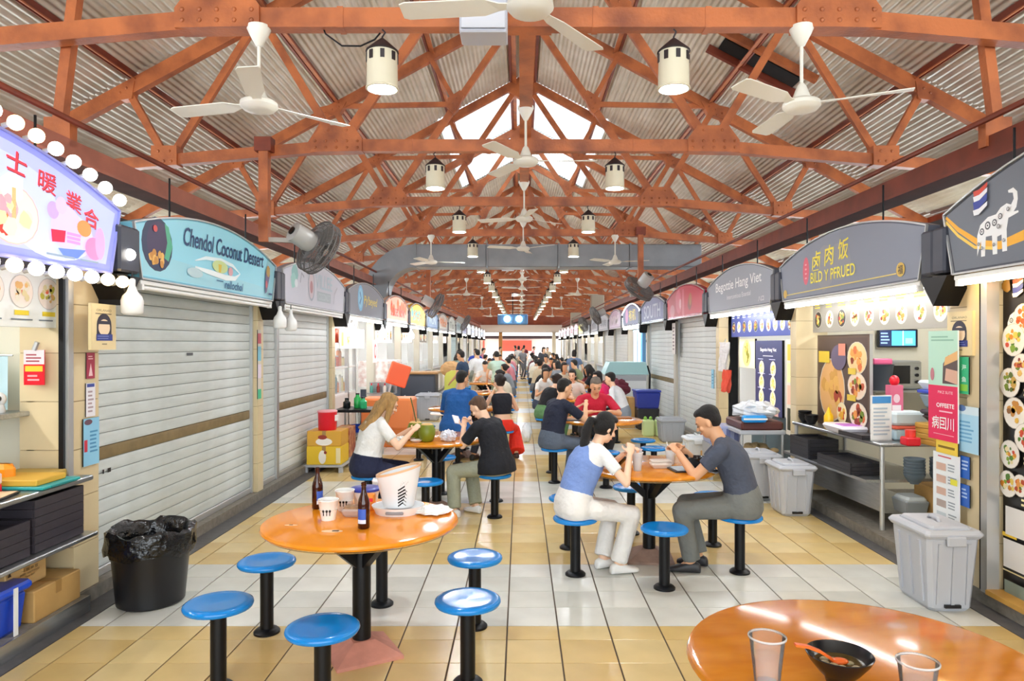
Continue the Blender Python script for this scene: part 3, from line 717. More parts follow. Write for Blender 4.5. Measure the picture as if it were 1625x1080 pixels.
def d_chendol(pr, w):
    pr.poly(outline(w, .38, .58, .1, 18, .02), '#98dcf0')
    pr.poly([(-1.28, .03), (1.2, .03), (1.2, .12), (-1.28, .2)], '#9fd8e8')
    pr.disc(-1.08, .27, .22, .2, '#223052'); pr.disc(-1.06, .28, .17, .16, '#3b2b52'); pr.poly([(-.92, .16), (-.86, .28), (-.92, .42), (-.98, .44), (-.94, .3), (-.98, .18)], '#4fae8a')
    for i in range(12): pr.blob(-1.1+random.uniform(-.09, .09), .15+random.uniform(-.05, .06), .035, random.choice(['#d9a24a', '#e8b860', '#c98a34']))
    pr.disc(-1.12, .38, .03, .025, '#d04a4a')
    pr.text('Chendol Coconut Dessert', .17, .395, 1.72, .15, '#123a6c', 0, 0)
    pr.band([(-.5, .22), (-.3, .265), (0, .28), (.25, .26), (.42, .2)], [.01, .03, .035, .03, .01], '#e6f7fd'); pr.band([(-.5, .165), (-.2, .15), (.1, .135), (.3, .145), (.42, .2)], [.02, .045, .05, .04, .01], '#f0fbff')
    pr.disc(-.02, .22, .16, .055, '#c8dc9a'); pr.poly([(-.05, .17), (-.01, .17), (.01, .24), (-.06, .24)], '#d8b92c'); pr.disc(.2, .2, .05, .04, '#dba8b0'); pr.disc(-.5, .12, .14, .04, '#b9d4dc')
    pr.text('rellochol', .28, .075, .42, .075, '#1c5f8a'); pr.rect(-.1, .09, .04, .1, '#2a6a94')
    pr.poly([(1.06, .06), (1.11, .08), (1.2, .26), (1.2, .34), (1.13, .35), (1.08, .28), (1.07, .18)], '#6a5a86'); pr.disc(1.15, .3, .05, .06, '#c9a24a'); pr.disc(1.1, .16, .03, .04, '#c95a6a'); pr.rect(1.16, .055, 1.26, .075, '#2a4f86')
sign(-1, 0, 'turquoise arched dessert sign with dark script lettering', '#7fc4dc', d_chendol)
def d_vill(pr, w):
    pr.poly(outline(w, .38, .58, .1, 18, .02), '#c3c3cf')
    pr.blob(-.95, .36, .14, '#7fb0ae'); pr.blob(-1.0, .28, .12, '#8fc0ba'); pr.disc(-.9, .26, .06, .05, '#d5dbe0'); pr.band([(-.75, .28), (-.7, .4), (-.6, .36)], .03, '#9a98a6')
    pr.disc(-.3, .28, .14, .2, '#97a3b2'); pr.disc(-.3, .28, .11, .17, '#c9b8c0'); pr.disc(-.3, .26, .06, .08, '#b07a80')
    pr.text('VILLEE', .28, .36, .8, .19, '#a9c0cc'); pr.rect(-.05, .1, .6, .23, '#a5b0b8'); pr.text('COCONUT', .28, .165, .55, .09, '#b9c4ca')
    pr.band([(.75, .1), (.8, .25), (.95, .35)], .03, '#a9a8b4')
sign(-1, 1, 'pale grey arched sign with faded lettering above the second left shutter', '#bdbdca', d_vill)
def d_py(pr, w):
    pr.poly(outline(w, .38, .58, .1, 18, .02), '#7d808c'); pr.disc(-.55, .3, .2, .22, '#6fb4dd'); pr.disc(-.55, .3, .15, .17, '#8cc9e8'); pr.band([(-.62, .2), (-.5, .3), (-.6, .4)], .05, '#3a6ea8')
    pr.text("Py'beyed", .25, .27, 1.1, .2, '#e6cf4a')
sign(-1, 2, 'slate arched sign with a blue oval badge and yellow script', '#777a86', d_py)
def d_generic(c1, c2, txt, bg):
    def d(pr, w):
        pr.poly(outline(w, .38, .58, .1, 18, .05), bg)
        for i in range(9): pr.blob(-1+i*.25, .25+.12*random.random(), .16, random.choice([c1, bg]))
        pr.text(txt, 0, .25, 1.7, .26, c2)
    return d
LS = [('arched sign glowing orange and red', '#e8b8a0', d_generic('#f0703a', '#e03a28', 'Sunset Bowl', '#f7b7a0'), 1), ('arched sign glowing yellow with a green corner', '#e0b020', d_generic('#3fc49a', '#e07a1a', 'Kopi', '#f6d23a'), 1), ('arched blue sign with pale letters', '#4a78b4', d_generic('#5f8fd0', '#cfe4f4', 'WONI', '#4f80c0'), 0),
      ('pale arched sign with an orange print', '#c9c6c4', d_generic('#f0a06a', '#e8863a', 'Rice', '#dcd8d2'), 0), ('small grey-green arched sign', '#b8c0ba', d_generic('#a9b8b0', '#6f8078', 'Tea', '#c6ccc6'), 0), ('pale teal arched sign', '#a9c0c6', d_generic('#8fb4bc', '#50808c', '肉粉', '#b7ccd2'), 0), ('lavender blue arched sign', '#a5add0', d_generic('#c0c8e8', '#6a70b0', '面', '#b4bce0'), 0)]
for i, (lb, bg, d, lit) in enumerate(LS): sign(-1, 3+i, lb+' on the left row', bg, d, lit, detail=True)
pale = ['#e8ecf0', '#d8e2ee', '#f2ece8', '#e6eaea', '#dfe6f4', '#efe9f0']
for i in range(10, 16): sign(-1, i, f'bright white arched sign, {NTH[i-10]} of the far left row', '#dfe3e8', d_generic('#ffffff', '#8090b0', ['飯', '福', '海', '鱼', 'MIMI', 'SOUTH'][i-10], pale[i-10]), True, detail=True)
# ---------------- right signs
def elephant(pr, x, z, s, flip=1, col='#f2f2f2', ink='#55565c'):
    e = lambda a, b: (x+flip*a*s, z+b*s)
    pr.poly([e(a, b) for a, b in ((-.42, -.3), (-.42, .05), (-.34, .22), (-.15, .32), (.05, .33), (.16, .42), (.3, .46), (.4, .42), (.46, .5), (.44, .6), (.34, .62), (.33, .66), (.45, .68), (.54, .6), (.55, .48), (.52, .36), (.46, .3), (.56, .3), (.57, .27), (.44, .24), (.34, .22), (.3, .05), (.31, -.3), (.2, -.3), (.18, -.02), (.08, -.04), (.08, -.32), (-.03, -.32), (-.05, .0), (-.2, .0), (-.22, -.32), (-.32, -.32), (-.32, -.05))], col)
    for a, b, r in ((-.3, .1, .06), (-.15, .18, .07), (.02, .2, .06), (.16, .28, .05), (-.37, -.1, .03), (.25, -.12, .03), (.02, -.16, .03), (-.27, -.18, .03), (.36, .36, .035), (.14, .12, .04)):
        q = e(a, b); pr.disc(q[0], q[1], r*s, r*s, ink, 10); pr.disc(q[0], q[1], r*s*.6, r*s*.6, col, 10); pr.disc(q[0], q[1], r*s*.28, r*s*.28, ink, 8)
def thaiflag(pr, x, z, s):
    for i, (c, h) in enumerate((('#d8442f', .2), ('#f0f0f4', .2), ('#2c3f9c', .3), ('#f0f0f4', .2))):
        o = sum((.2, .2, .3, .2)[:i]); z1 = z-o*s
        pr.poly([(x, z1), (x+.35*s, z1+.02*s), (x+.8*s, z1+.2*s), (x+.78*s, z1+.2*s-h*s*.8), (x+.33*s, z1-h*s), (x+.06*s, z1-h*s)], c)
def d_eleph(pr, w):
    pr.poly(outline(w, .41, .68, .1, 18, .02), '#6c717c')
    pr.band([(-1.38, .39), (-1.25, .29), (-1.04, .17), (-.85, .13), (-.65, .16), (-.3, .24), (.3, .45)], [.02, .03, .04, .05, .06, .05, .03], '#f6b22a'); pr.band([(-1.38, .36), (-1.25, .25), (-1.08, .15), (-.9, .12)], .02, '#f8cf58')
    elephant(pr, -.9, .2, .37); thaiflag(pr, -1.08, .5, .17)
sign(1, -1, 'slate sign with a patterned white elephant and small flag, at far right', '#4b4e58', d_eleph, zm=.68, zc=.41)
def d_bild(pr, w):
    pr.poly(outline(w, .38, .58, .1, 18, .02), '#838999'); pr.blob(-.25, .27, .24, '#8f9099', 14, .2); pr.blob(.05, .27, .22, '#8f9099', 12, .3)
    pr.disc(-.7, .27, .075, .14, '#e0566e'); 
    for i in range(4): pr.rect(-.72, .19+i*.045, -.68, .205+i*.045, '#f7b0b8')
    for ch, x, z in (('卤', -.45, .345), ('肉', -.17, .365), ('饭', .12, .385)): pr.text(ch, x, z, .2, .19, '#ffec3a')
    pr.text('BILD Y PFRUED', -.12, .185, .92, .105, '#fff04a'); pr.band([(-1.22, .06), (1.0, .075)], .01, '#e9d27a')
    pr.disc(1.06, .1, .06, .055, '#d8b24a'); pr.disc(-1.24, .075, .05, .045, '#d8b24a'); pr.text('福', 1.06, .1, .07, .07, '#5a4a2a')
sign(1, 0, 'slate arched sign with yellow characters and a red oval', '#6c707e', d_bild)
def d_beg(pr, w):
    pr.poly(outline(w, .38, .58, .1, 18, .02), '#989ca8'); pr.text('Begottie Hang Viet', .02, .33, 1.95, .17, '#f2f2f2'); pr.text('Intercontious Eoantial', .1, .18, 1.0, .06, '#e6e6e6'); pr.text('八口', .98, .08, .2, .06, '#e6e6e6')
sign(1, 1, 'slate arched sign with plain white lettering', '#747882', d_beg)
def d_red(pr, w):
    pr.poly(outline(w, .38, .58, .1, 18, .04), '#c03048'); pr.blob(-.4, .3, .3, '#d86a80'); pr.poly([(-.1, .02), (.05, .02), (.02, .5), (-.08, .5)], '#d8808f'); pr.blob(.45, .24, .17, '#8a4a3a'); pr.blob(.5, .3, .12, '#b07a4a'); pr.blob(-.25, .26, .12, '#eeb4c0'); pr.disc(-.9, .15, .2, .12, '#d48a98')
sign(1, 2, 'crimson arched sign with a brown bowl print', '#b02c44', d_red)
def d_pur(pr, w):
    pr.poly(outline(w, .38, .58, .1, 18, .05), '#5a5c8c'); pr.text('SOUTH', 0, .25, 1.9, .3, '#b9b8c8')
sign(1, 3, 'purple arched sign with pale capitals', '#3d3e58', d_pur)
def d_neon(pr, w):
    pr.poly(outline(w, .38, .58, .1, 18, .05), '#5f628e'); pr.disc(-.6, .28, .25, .2, '#d48ac0'); pr.text('有机', .3, .28, 1.1, .3, '#f0d04a')
sg = sign(1, 4, 'navy arched sign outlined by a white neon tube', '#44466a', d_neon, frame=mat('white_neon', (.9, .95, 1), .4, emit=6))
RS_ = [('pink arched sign with thin letters', '#c8a9c4', d_generic('#d8bcd4', '#f4e4f0', 'MIMI', '#cdb0ca'), 0), ('grey arched sign with a faded badge', '#a9abb4', d_generic('#9a9ca8', '#6a6c78', '羊肉', '#b4b6be'), 0), ('light grey arched sign', '#b8bac4', d_generic('#c8cad4', '#8a8c98', '鱼', '#c2c4ce'), 0), ('pale blue-grey arched sign', '#b4bcc4', d_generic('#c4ccd4', '#7a8a98', '海', '#bcc6ce'), 0), ('yellow and white arched sign', '#ded69a', d_generic('#f0e460', '#b0a030', '飯', '#eee8b4'), 1)]
for i, (lb, bg, d, lit) in enumerate(RS_): sign(1, 5+i, lb+' on the right row', bg, d, lit)
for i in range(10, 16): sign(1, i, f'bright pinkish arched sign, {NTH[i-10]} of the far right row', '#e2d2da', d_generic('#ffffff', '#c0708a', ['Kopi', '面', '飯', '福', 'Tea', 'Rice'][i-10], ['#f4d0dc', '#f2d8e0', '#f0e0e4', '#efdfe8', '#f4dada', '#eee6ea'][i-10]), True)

# ---------------- pillars and shutters
DESC = {-1: 'nearest', 0: 'second', 1: 'third'}
for side, nm in ((-1, 'left'), (1, 'right')):
    for k in range(0, NST+1): pillar(side, k, f'cream tiled pillar, {ORD[k]} along the {nm} stalls', (.26 if side < 0 else .4) if k == 0 else .16, k < 3, (-.07 if side < 0 else -.04) if k == 0 else 0)
shutter(-1, 0, 'wide grey roller shutter with a brown slat under the turquoise sign', LY0+.06, LY0+2.84, shut_m, True, 8, True)
shutter(-1, 1, 'narrow grey roller shutter beside the second left pillar', LY0+3.04, LY0+3.6, shut_m, True, None)
shutter(-1, 1, 'grey roller shutter with a brown slat under the faded grey sign', LY0+3.66, LY0+5.84, shut_w, True, 8)
shutter(1, 2, 'grey roller shutter under the crimson sign', RY0+6.06, RY0+8.84, shut_w, True, None)
shutter(1, 3, 'grey roller shutter with a brown slat under the purple sign', RY0+9.06, RY0+11.84, shut_w, True, 8)
for k in (5, 6): shutter(1, k, f'pale roller shutter under the {"pink" if k == 5 else "faded grey badge"} sign on the right', RY0+3*k+.06, RY0+3*k+2.84, shut_w, False)
for k in (10, 12, 14): 
    shutter(1, k, f'far pale roller shutter under the {NTH[k-10]} far right sign', RY0+3*k+.06, RY0+3*k+2.84, shut_w, False)
    shutter(-1, k, f'far pale roller shutter under the {NTH[k-10]} far left sign', LY0+3*k+.06, LY0+3*k+2.84, shut_w, False)
shutter(-1, 8, 'pale teal roller shutter under the teal sign', LY0+24.06, LY0+26.84, mat('teal_shutter', '#b9d6dc', .45), False)
# ---------------- tubes
tube(-1, 0, 'unlit tube fitting under the turquoise sign', lit=False)
tube(-1, 1, 'unlit tube fitting under the faded grey sign', lit=False)
tube(1, -1, 'warm glowing tube under the elephant sign', True)
tube(1, 0, 'white glowing tube under the yellow-character sign'); tube(1, 1, 'white glowing tube under the white-lettered sign')
for k in (2, 3, 4, 5, 6, 7, 9, 11, 13, 15): tube(-1, k, f'white glowing tube, {ORD[k]} stall of the left row beyond the dessert sign')
for k in (4, 7, 8, 9, 11, 13, 15): tube(1, k, f'white glowing tube, {ORD[k]} stall of the right row beyond the elephant sign')
# ---------------- generic open stalls further along: lit menu panel, counter with goods
def fill_tube(side, yc, lb, z=2.25):  # ceiling tube added to brighten the inside of a stall
    xk = XL if side < 0 else XR
    t = wf('stall_fill_tube', lb, 'light', side, yc, xk+(-1.0 if side < 0 else 1.0), z, 'added tubes brightening the stalls')
    MB().box(-1.0, 1.0, -.04, .04, .02, .05).build('batten', white, t); MB().tube([(-.95, 0, 0), (.95, 0, 0)], .02, 8).build('tube', tube_in, t)
def open_stall(side, k, c, nm):
    y0 = (LY0 if side < 0 else RY0)+3*k; yc = y0+1.5; xk = XL if side < 0 else XR
    if not (side < 0 and k == 3):
        t = wf('stall_counter', f'pale counter of the {ORD[k]} stall in the {nm} row', 'counter', side, yc, xk+(-.05 if side < 0 else .05), .09, 'stall counters')
        MB().rbox(-1.3, 1.3, 0, .5, .74, .8, .01).build('worktop', steel_m, t); MB().box(-1.25, 1.25, .05, .45, 0, .74).build('front', mat('counter_'+c, c, .5), t)
        MB().box(-1.2, 1.2, .1, .14, .8, 1.1).build('glass_guard', glass_m, t)
    t = wf('menu_lightbox', f'lit menu panel above the {ORD[k]} stall of the {nm} row', 'menu board', side, yc, xk+(-.2 if side < 0 else .2), 1.72, 'menu lightboxes')
    MB().box(-1.35, 1.35, 0, .06, 0, .4).build('box', white, t); pr = Print(-.001); menu_print(pr, -1.3, 1.3, .02, .38, 7, 1, NOODLE, random.choice(['#fff6ea', '#f2f8ff', '#3a2f2a', '#fbe6d8'])); pr.build(t, M_PRINT_LIT)
    fill_tube(side, yc, f'added ceiling tube brightening the {ORD[k]} stall of the {nm} row')
    t = wf('back_shelf', f'stocked white shelf inside the {ORD[k]} stall of the {nm} row', 'shelf', side, yc, xk+(-1.9 if side < 0 else 1.9), .09, 'back shelves')
    MB().box(-1.3, 1.3, .3, .33, .2, 1.7).build('back_panel', inlit, t)
    for z in (.6, 1.0, 1.4): MB().box(-1.3, 1.3, 0, .3, z, z+.025).build('board', white, t)
    mb = MB()
    for z in (.6, 1.0, 1.4):
        x = -1.25
        while x < 1.2:
            w_ = random.uniform(.06, .14); h = random.uniform(.12, .28); mb.box(x, x+w_, .06, .2, z+.025, z+.025+h, H(random.choice(['#d8452a', '#e9b44a', '#3f7a4a', '#f4f0e6', '#7a3a2a', '#5a8ac0', '#f0a050', '#cfd8dc']))); x += w_+random.uniform(.02, .1)
    o = mb.build('stacked_goods', M_PRINT, t); o['kind'] = 'stuff'
for k in (3, 4, 5, 6, 7, 9, 11, 13, 15): open_stall(-1, k, random.choice(['#d8dce2', '#c9b79a', '#e8e4dc']), 'left')
for k in (4, 7, 8, 9, 11, 13, 15): open_stall(1, k, random.choice(['#d8dce2', '#b8c8d8', '#e8e4dc']), 'right')

for side, yc, nm in ((1, RY0+1.5, 'rice-bowl stall'), (1, RY0+4.5, 'white-lettered stall'), (-1, LY0+7.5, 'left stall with the lit cabinet'), (-1, LY0-1.5, 'dessert stall at far left'), (1, RY0-1.5, 'elephant stall at far right')):
    fill_tube(side, yc, f'added ceiling tube brightening the {nm}')
# ================================================================ near stalls
def girl(pr, x, z, s):      # small flat portrait print on the notice
    pr.disc(x, z, .3*s, .28*s, '#2c2a3c'); pr.rect(x-.3*s, z-.28*s, x+.3*s, z-.02*s, '#2c2a3c'); pr.disc(x, z-.06*s, .24*s, .2*s, '#f3d9b8'); pr.rect(x-.22*s, z+.02*s, x+.22*s, z+.1*s, '#2c2a3c')
def d_notice(pr, w, h):
    pr.rect(-w/2, 0, w/2, h, '#e9d5a4'); pr.text('ORLANAO', 0, h*.86, w*.6, h*.05, '#6a5a44'); pr.lines(-w*.35, w*.35, h*.76, h*.81, 1, '#8a7a60'); girl(pr, 0, h*.54, w); pr.rect(-w*.32, h*.2, w*.34, h*.34, '#2a3a8c'); pr.lines(-w*.28, w*.3, h*.22, h*.32, 2, '#8a96d0', .3); pr.lines(-w*.1, w*.2, h*.1, h*.15, 1, '#8a7a60')
board(-1, 4.6, -2.74, 1.66, .27, .3, 'beige notice with a dark-haired portrait hung by the left pillar', d_notice, 0, .02, 'notice', 'notice', mat('notice_edge', '#e6d2a0', .5))
board(1, 4.78, 3.0, 1.62, .27, .3, 'tan notice with a dark-haired portrait on the right pillar', d_notice, 0, .02, 'notice', 'notice', mat('notice_edge', '#e6d2a0', .5))
def flat(c, fn): 
    def d(pr, w, h): pr.rect(-w/2, 0, w/2, h, c); fn(pr, w, h)
    return d
board(-1, 4.62, -2.84, 1.47, .09, .17, 'dark red sticker with a pale figure on the left pillar', flat('#a8304a', lambda p, w, h: (p.poly([(-w*.25, h*.1), (w*.25, h*.1), (0, h*.6)], '#f0c8cc'), p.lines(-w*.3, w*.3, h*.72, h*.9, 2, '#f0c8cc'))), 0, .004, 'sticker', 'sticker')
board(-1, 4.62, -2.84, 1.22, .1, .22, 'white printed slip below the red sticker on the left pillar', flat('#eceaf0', lambda p, w, h: (p.rect(-w*.4, h*.88, w*.4, h*.98, '#3a4a9c'), p.lines(-w*.3, w*.35, h*.1, h*.8, 6, '#b09aa0'))), 0, .004, 'notice', 'notice')
board(-1, 4.62, -2.835, .9, .17, .31, 'light blue notice sheet on the left pillar', flat('#8fcbea', lambda p, w, h: (p.lines(-w*.1, w*.4, h*.25, h*.75, 6, '#4a90c0'), p.disc(-w*.2, h*.92, w*.25, h*.06, '#6a4a5a'), p.rect(-w*.46, h*.3, -w*.26, h*.55, '#c8364a'))), 0, .006, 'notice', 'notice')
board(1, 4.73, 3.0, 1.36, .1, .25, 'green sticker with white characters on the right pillar', flat('#35b884', lambda p, w, h: (p.text('海', 0, h*.72, w*.5, h*.16, '#dff4ea'), p.text('鱼', 0, h*.4, w*.5, h*.14, '#dff4ea'), p.rect(-w*.4, h*.08, w*.4, h*.26, '#8fd04a'))), 0, .006, 'sticker', 'sticker')
board(1, 4.68, 2.995, .97, .22, .31, 'pale blue notice sheet on the right pillar', flat('#a9d6ef', lambda p, w, h: (p.rect(-w*.5, h*.82, w*.5, h, '#d3e8f4'), p.disc(-w*.3, h*.95, w*.2, h*.07, '#5a7ab0'), p.lines(-w*.4, w*.35, h*.2, h*.7, 6, '#6aaad4'))), 0, .006, 'notice', 'notice')
for z, lb in ((.79, 'upper'), (.6, 'lower')): board(1, 4.72, 3.0, z, .1, .15, f'{lb} of two small blue stickers on the right pillar', flat('#2a66c4', lambda p, w, h: (p.lines(-w*.35, w*.35, h*.35, h*.85, 3, '#b8d0f0'),)), 0, .005, 'sticker', 'sticker')
def d_pos(p, w, h):
    p.rect(-w/2, h*.5, w/2, h, '#bfe8d4'); p.rect(-w/2, 0, w/2, h*.5, '#e8245c'); p.lines(-w*.4, w*.4, h*.9, h*.96, 2, '#8fc4ac'); p.poly([(0, h*.52), (w*.5, h*.52), (w*.5, h*.75), (w*.2, h*.78), (.02*w, h*.7)], '#5a4a4a'); p.poly([(w*.08, h*.55), (w*.5, h*.52), (w*.5, h*.64), (w*.12, h*.66)], '#dcb09a'); p.poly([(w*.05, h*.68), (w*.5, h*.74), (w*.5, h*.82), (w*.1, h*.76)], '#e8b878'); p.disc(-w*.35, h*.6, w*.07, h*.06, '#c8808c')
    p.text('PIKZ SUTE', w*.1, h*.44, w*.5, h*.025, '#fbd0dc'); p.text('OFFEETE', w*.1, h*.32, w*.6, h*.04, '#ffffff'); p.lines(-w*.1, w*.4, h*.25, h*.28, 1, '#fbc0d0'); p.text('病囙川', w*.02, h*.16, w*.75, h*.12, '#ffffff'); p.lines(-w*.3, w*.4, h*.05, h*.06, 1, '#fbd0dc')
board(1, 4.92, 2.97, 1.02, .34, .77, 'mint and hot-pink poster with white characters at the counter end', d_pos, 0, .008, 'poster', 'poster', white)
board(1, 4.88, 2.975, .93, .25, .09, 'yellow strip under the pink poster', flat('#f0cf4a', lambda p, w, h: p.lines(-w*.4, w*.4, h*.3, h*.7, 1, '#8a6a1a')), 0, .006, 'notice', 'notice')
def d_sheet(p, w, h):
    p.rect(-w/2, 0, w/2, h, '#eef3f6'); p.lines(-w*.3, w*.4, h*.93, h*.97, 1, '#d04a5a')
    for j in range(5):
        z = h*(.08+.17*j); p.rect(-w*.35, z, w*.02, z+h*.1, random.choice(['#c8d4da', '#b0a09a', '#d4b0a0'])); p.lines(w*.1, w*.42, z, z+h*.12, 3, '#9aa4ac')
    p.rect(w*.2, h*.6, w*.45, h*.68, '#e6e04a')
board(1, 4.9, 2.98, .42, .3, .51, 'long white instruction sheet with small pictures behind the grey bin', d_sheet, 0, .006, 'poster', 'poster', white)
# ---------- right: elephant stall's tall black menu
def d_tall(p, w, h):
    p.rect(-w/2, 0, w/2, h, '#1c1818'); u = lambda a: -w/2+a
    elephant(p, u(.16), 1.72, .28); thaiflag(p, u(.1), 2.0, .12); p.blob(u(.05), 1.97, .05, '#7a5a20')
    for a, z, r, pal in ((.2, 1.76, .09, ['#e0602a', '#e8803a']), (.114, 1.624, .105, GREENF), (.08, 1.352, .095, ['#7c8f2a', '#5a6a1a', '#c9a04a']), (.19, 1.45, .09, MEAT), (.13, 1.165, .1, ['#c98a3a', '#e8b84a', '#8a5a2a']), (.22, 1.02, .09, GREENF), (.09, .9, .09, GREENF), (.075, .71, .085, GREENF), (.19, .72, .07, MEAT)):
        p.food(u(a), z, r, pal, '#f2ece4')
    for a, z in ((.22, 1.3), (.22, .88), (.2, .62)): p.lines(u(a), u(a+.12), z-.03, z+.03, 2, '#f2e6b0')
    for a, z, pal in ((.15, .48, MEAT), (.13, .27, GREENF)):
        p.rect(u(a)-.09, z-.09, u(a)+.12, z+.09, '#e8e4e0')
        for i in range(14): setattr(p, 'n', 60+i), p.blob(u(a)+random.uniform(-.06, .09), z+random.uniform(-.06, .06), .03, random.choice(pal))
    p.rect(u(.03), .375, u(.16), .4, '#f0c83a'); p.lines(u(.03), u(.3), .15, .17, 1, '#e8d8a0'); p.rect(u(.05), .02, u(.3), .1, '#8a9a90')
    for i in range(3):
        for j in range(6): p.n = 4; p.food(u(.48+i*.36), .3+j*.3, .12, random.choice([GREENF, MEAT, NOODLE]), '#f2ece4')
board(1, 3.72, 3.12, .1, 1.6, 2.05, 'tall black menu board with round dishes under the elephant sign', d_tall, 0, .04)
t = wf('door_track', 'steel door channel beside the tall black menu', 'rail', 1, 4.53, 3.02, .09); MB().box(-.03, .03, -.02, .06, 0, 2.1).build('channel', alu_m, t); MB().box(-.075, -.03, 0, .06, 0, 2.1).build('dark_gap_strip', black_m, t); MB().box(-.2, -.075, .0, .08, 0, 2.1).build('jamb', tilewall, t)  # the dark of the gap is put in as a black strip
t = wf('door_track', 'steel door channel beside the left pillar', 'rail', -1, 4.42, XL-.03, .09); MB().box(-.025, .025, -.02, .03, .6, 2.1).build('channel', alu_m, t); MB().box(-.045, -.025, 0, .03, .6, 2.1).build('dark_gap_strip', black_m, t)  # black strip again stands in for the dark gap
MB().box(XR-.03, XR+.6, YN, 4.5, .09, .12).build('door_sill', mat('ochre_sill', '#c99a4a', .5), bpy.data.objects['wall_right'])
# ---------- right stall one: menus, kitchen things, counter
board(1, 6.42, 3.2, 1.82, 2.46, .32, 'long backlit strip of bowl photos under the yellow-character sign', lambda p, w, h: menu_print(p, -w/2, w/2, 0, h, 9, 1, NOODLE, '#8f8a80', '#e8d24a'), 0)
board(1, 7.08, 3.25, .84, 1.14, .95, 'large poster of rice bowls on dark ground beside the kitchen opening', lambda p, w, h: (p.rect(-w/2, 0, w/2, h, '#5c463a'), p.rect(-w/2+.03, .03, w/2-.03, h-.03, '#4a3630'), p.food(-.22, .38, .3, ['#c8502a', '#e0803a', '#e8b45a', '#a8381e', '#d9a04a'], '#e6b070', 1.1), p.food(.33, .72, .2, MEAT, '#e8c890', .8), p.food(.33, .45, .19, MEAT, '#f0d8c0', .7), p.food(.36, .17, .18, MEAT, '#f0e0c8', .7), p.food(.02, .16, .11, ['#c83a1a', '#e8b040'], '#f0e0b0'), p.rect(-.52, .66, -.26, .78, '#e8c83a'), p.disc(-.05, .72, .17, .13, '#5f5470'), p.rect(-.05, .74, .1, .86, '#d8806a'), p.rect(.16, .56, .32, .62, '#e0c040'), p.rect(.14, .3, .32, .36, '#e0c040'), p.rect(.1, .03, .4, .08, '#e8c83a')), 0, .03, 'poster', 'poster', alu_m)
t = thing('screen', 'small lit screen on the kitchen wall of the rice-bowl stall', 'screen', (4.15, 7.72, 1.66)); MB().rbox(-.22, .22, -.03, .0, 0, .2, .006).build('bezel', blk_p, t)
p = Print(-.031); p.rect(-.2, .012, .2, .188, '#1c2a4c'); p.rect(-.07, .02, .19, .18, '#4fc4e8'); p.rect(.05, .02, .06, .18, '#f0f8fa'); p.lines(-.19, -.08, .03, .17, 4, '#8aa8d8'); p.rect(.08, .04, .16, .1, '#8ae0f0'); p.build(t, M_GLOW)
t = thing('counter_machine', 'grey kitchen machine with knobs under the small screen', 'machine', (4.02, 7.5, 1.22)); MB().rbox(-.2, .2, -.15, .15, 0, .3, .015).build('body', steel_m, t); MB().box(-.15, .07, -.16, -.15, .06, .25).build('window', blk_p, t); 
for z in (.08, .15, .22): MB().tube([(.14, -.15, z), (.14, -.17, z)], .018, 10).build('knob', blk_p, t)
t = thing('wall_shelf', 'steel wall shelf inside the rice-bowl stall', 'shelf', (4.2, 7.5, 1.19)); MB().box(-.5, .5, -.2, .2, 0, .025).build('board', steel_m, t); 
for x in (-.45, .45): MB().beam((x, .19, -.2), (x, -.1, 0), .02, .02).build('bracket', steel_m, t)
t = thing('tray_bin', 'dark tapered bin with a pink lid in the rice-bowl kitchen', 'bin', (3.75, 7.3, 1.215)); MB().lathe([(.1, 0), (.13, .26), (.14, .27)], 16).build('tub', mat('slate_plastic', '#4a525c', .4), t, 40); MB().rbox(-.1, .1, -.07, .07, .27, .33, .01).build('pink_tub', mat('pink_plastic', '#f06a98', .4), t)
t = thing('steel_counter', 'steel counter with undershelves in front of the rice-bowl stall', 'counter', (3.1, 6.02, .09), -PI/2+.05)
MB().rbox(-1.75, 0, 0, .62, .72, .75, .008).build('worktop', steel_m, t); MB().box(-1.7, -.02, -.12, .3, .41, .435).build('tray_shelf', steel_m, t); MB().box(-1.7, -.05, .3, .6, .41, .435).build('undershelf', steel_m, t); MB().box(-1.65, -.04, .06, .58, .14, .165).build('bottom_shelf', steel_m, t)
MB().box(-1.5, -.05, .03, .045, .15, .4).build('front_panel', steel_m, t)
for x, y in ((-.03, .03), (-.03, .58), (-1.7, .03), (-1.7, .58)): MB().tube([(x, y, 0), (x, y, .73)], .02, 10).build('leg', alu_m, t)
def obj(name, label, cat, loc, rz=0, group=None): return thing(name, label, cat, loc, rz, group)
cz = .842
def traystack(loc, rz, w, d, n, h, what, m, nm='serving_tray', gp='stacked trays'):
    base = None
    for i in range(n):
        lb = f'{what}, {"top" if i == n-1 else NTH[i]+" from the bottom"} of its stack'
        if base is None:
            base = thing(nm, lb, 'tray', loc, rz, gp)
            MB().rbox(-w/2, w/2, -d/2, d/2, 0, h*.4, .01).build('base', m, base); mb = MB()
            for s in (-1, 1): mb.box(s*w/2-.008, s*w/2+.008, -d/2, d/2, 0, h*.95); mb.box(-w/2, w/2, s*d/2-.008, s*d/2+.008, 0, h*.95)
            mb.build('rim', m, base)
        else: dup(base, (loc[0], loc[1], loc[2]+i*h), rz, lb, gp)
traystack((3.06, 7.3, .53), .05, .3, .42, 5, .04, 'tall-stack black tray under the rice-bowl counter', tray_b)
traystack((3.08, 6.55, .53), .05, .3, .62, 3, .035, 'low-stack black tray under the rice-bowl counter', tray_b)
traystack((3.22, 6.45, cz), .05, .36, .42, 2, .02, 'flat black tray on the rice-bowl counter', tray_b)
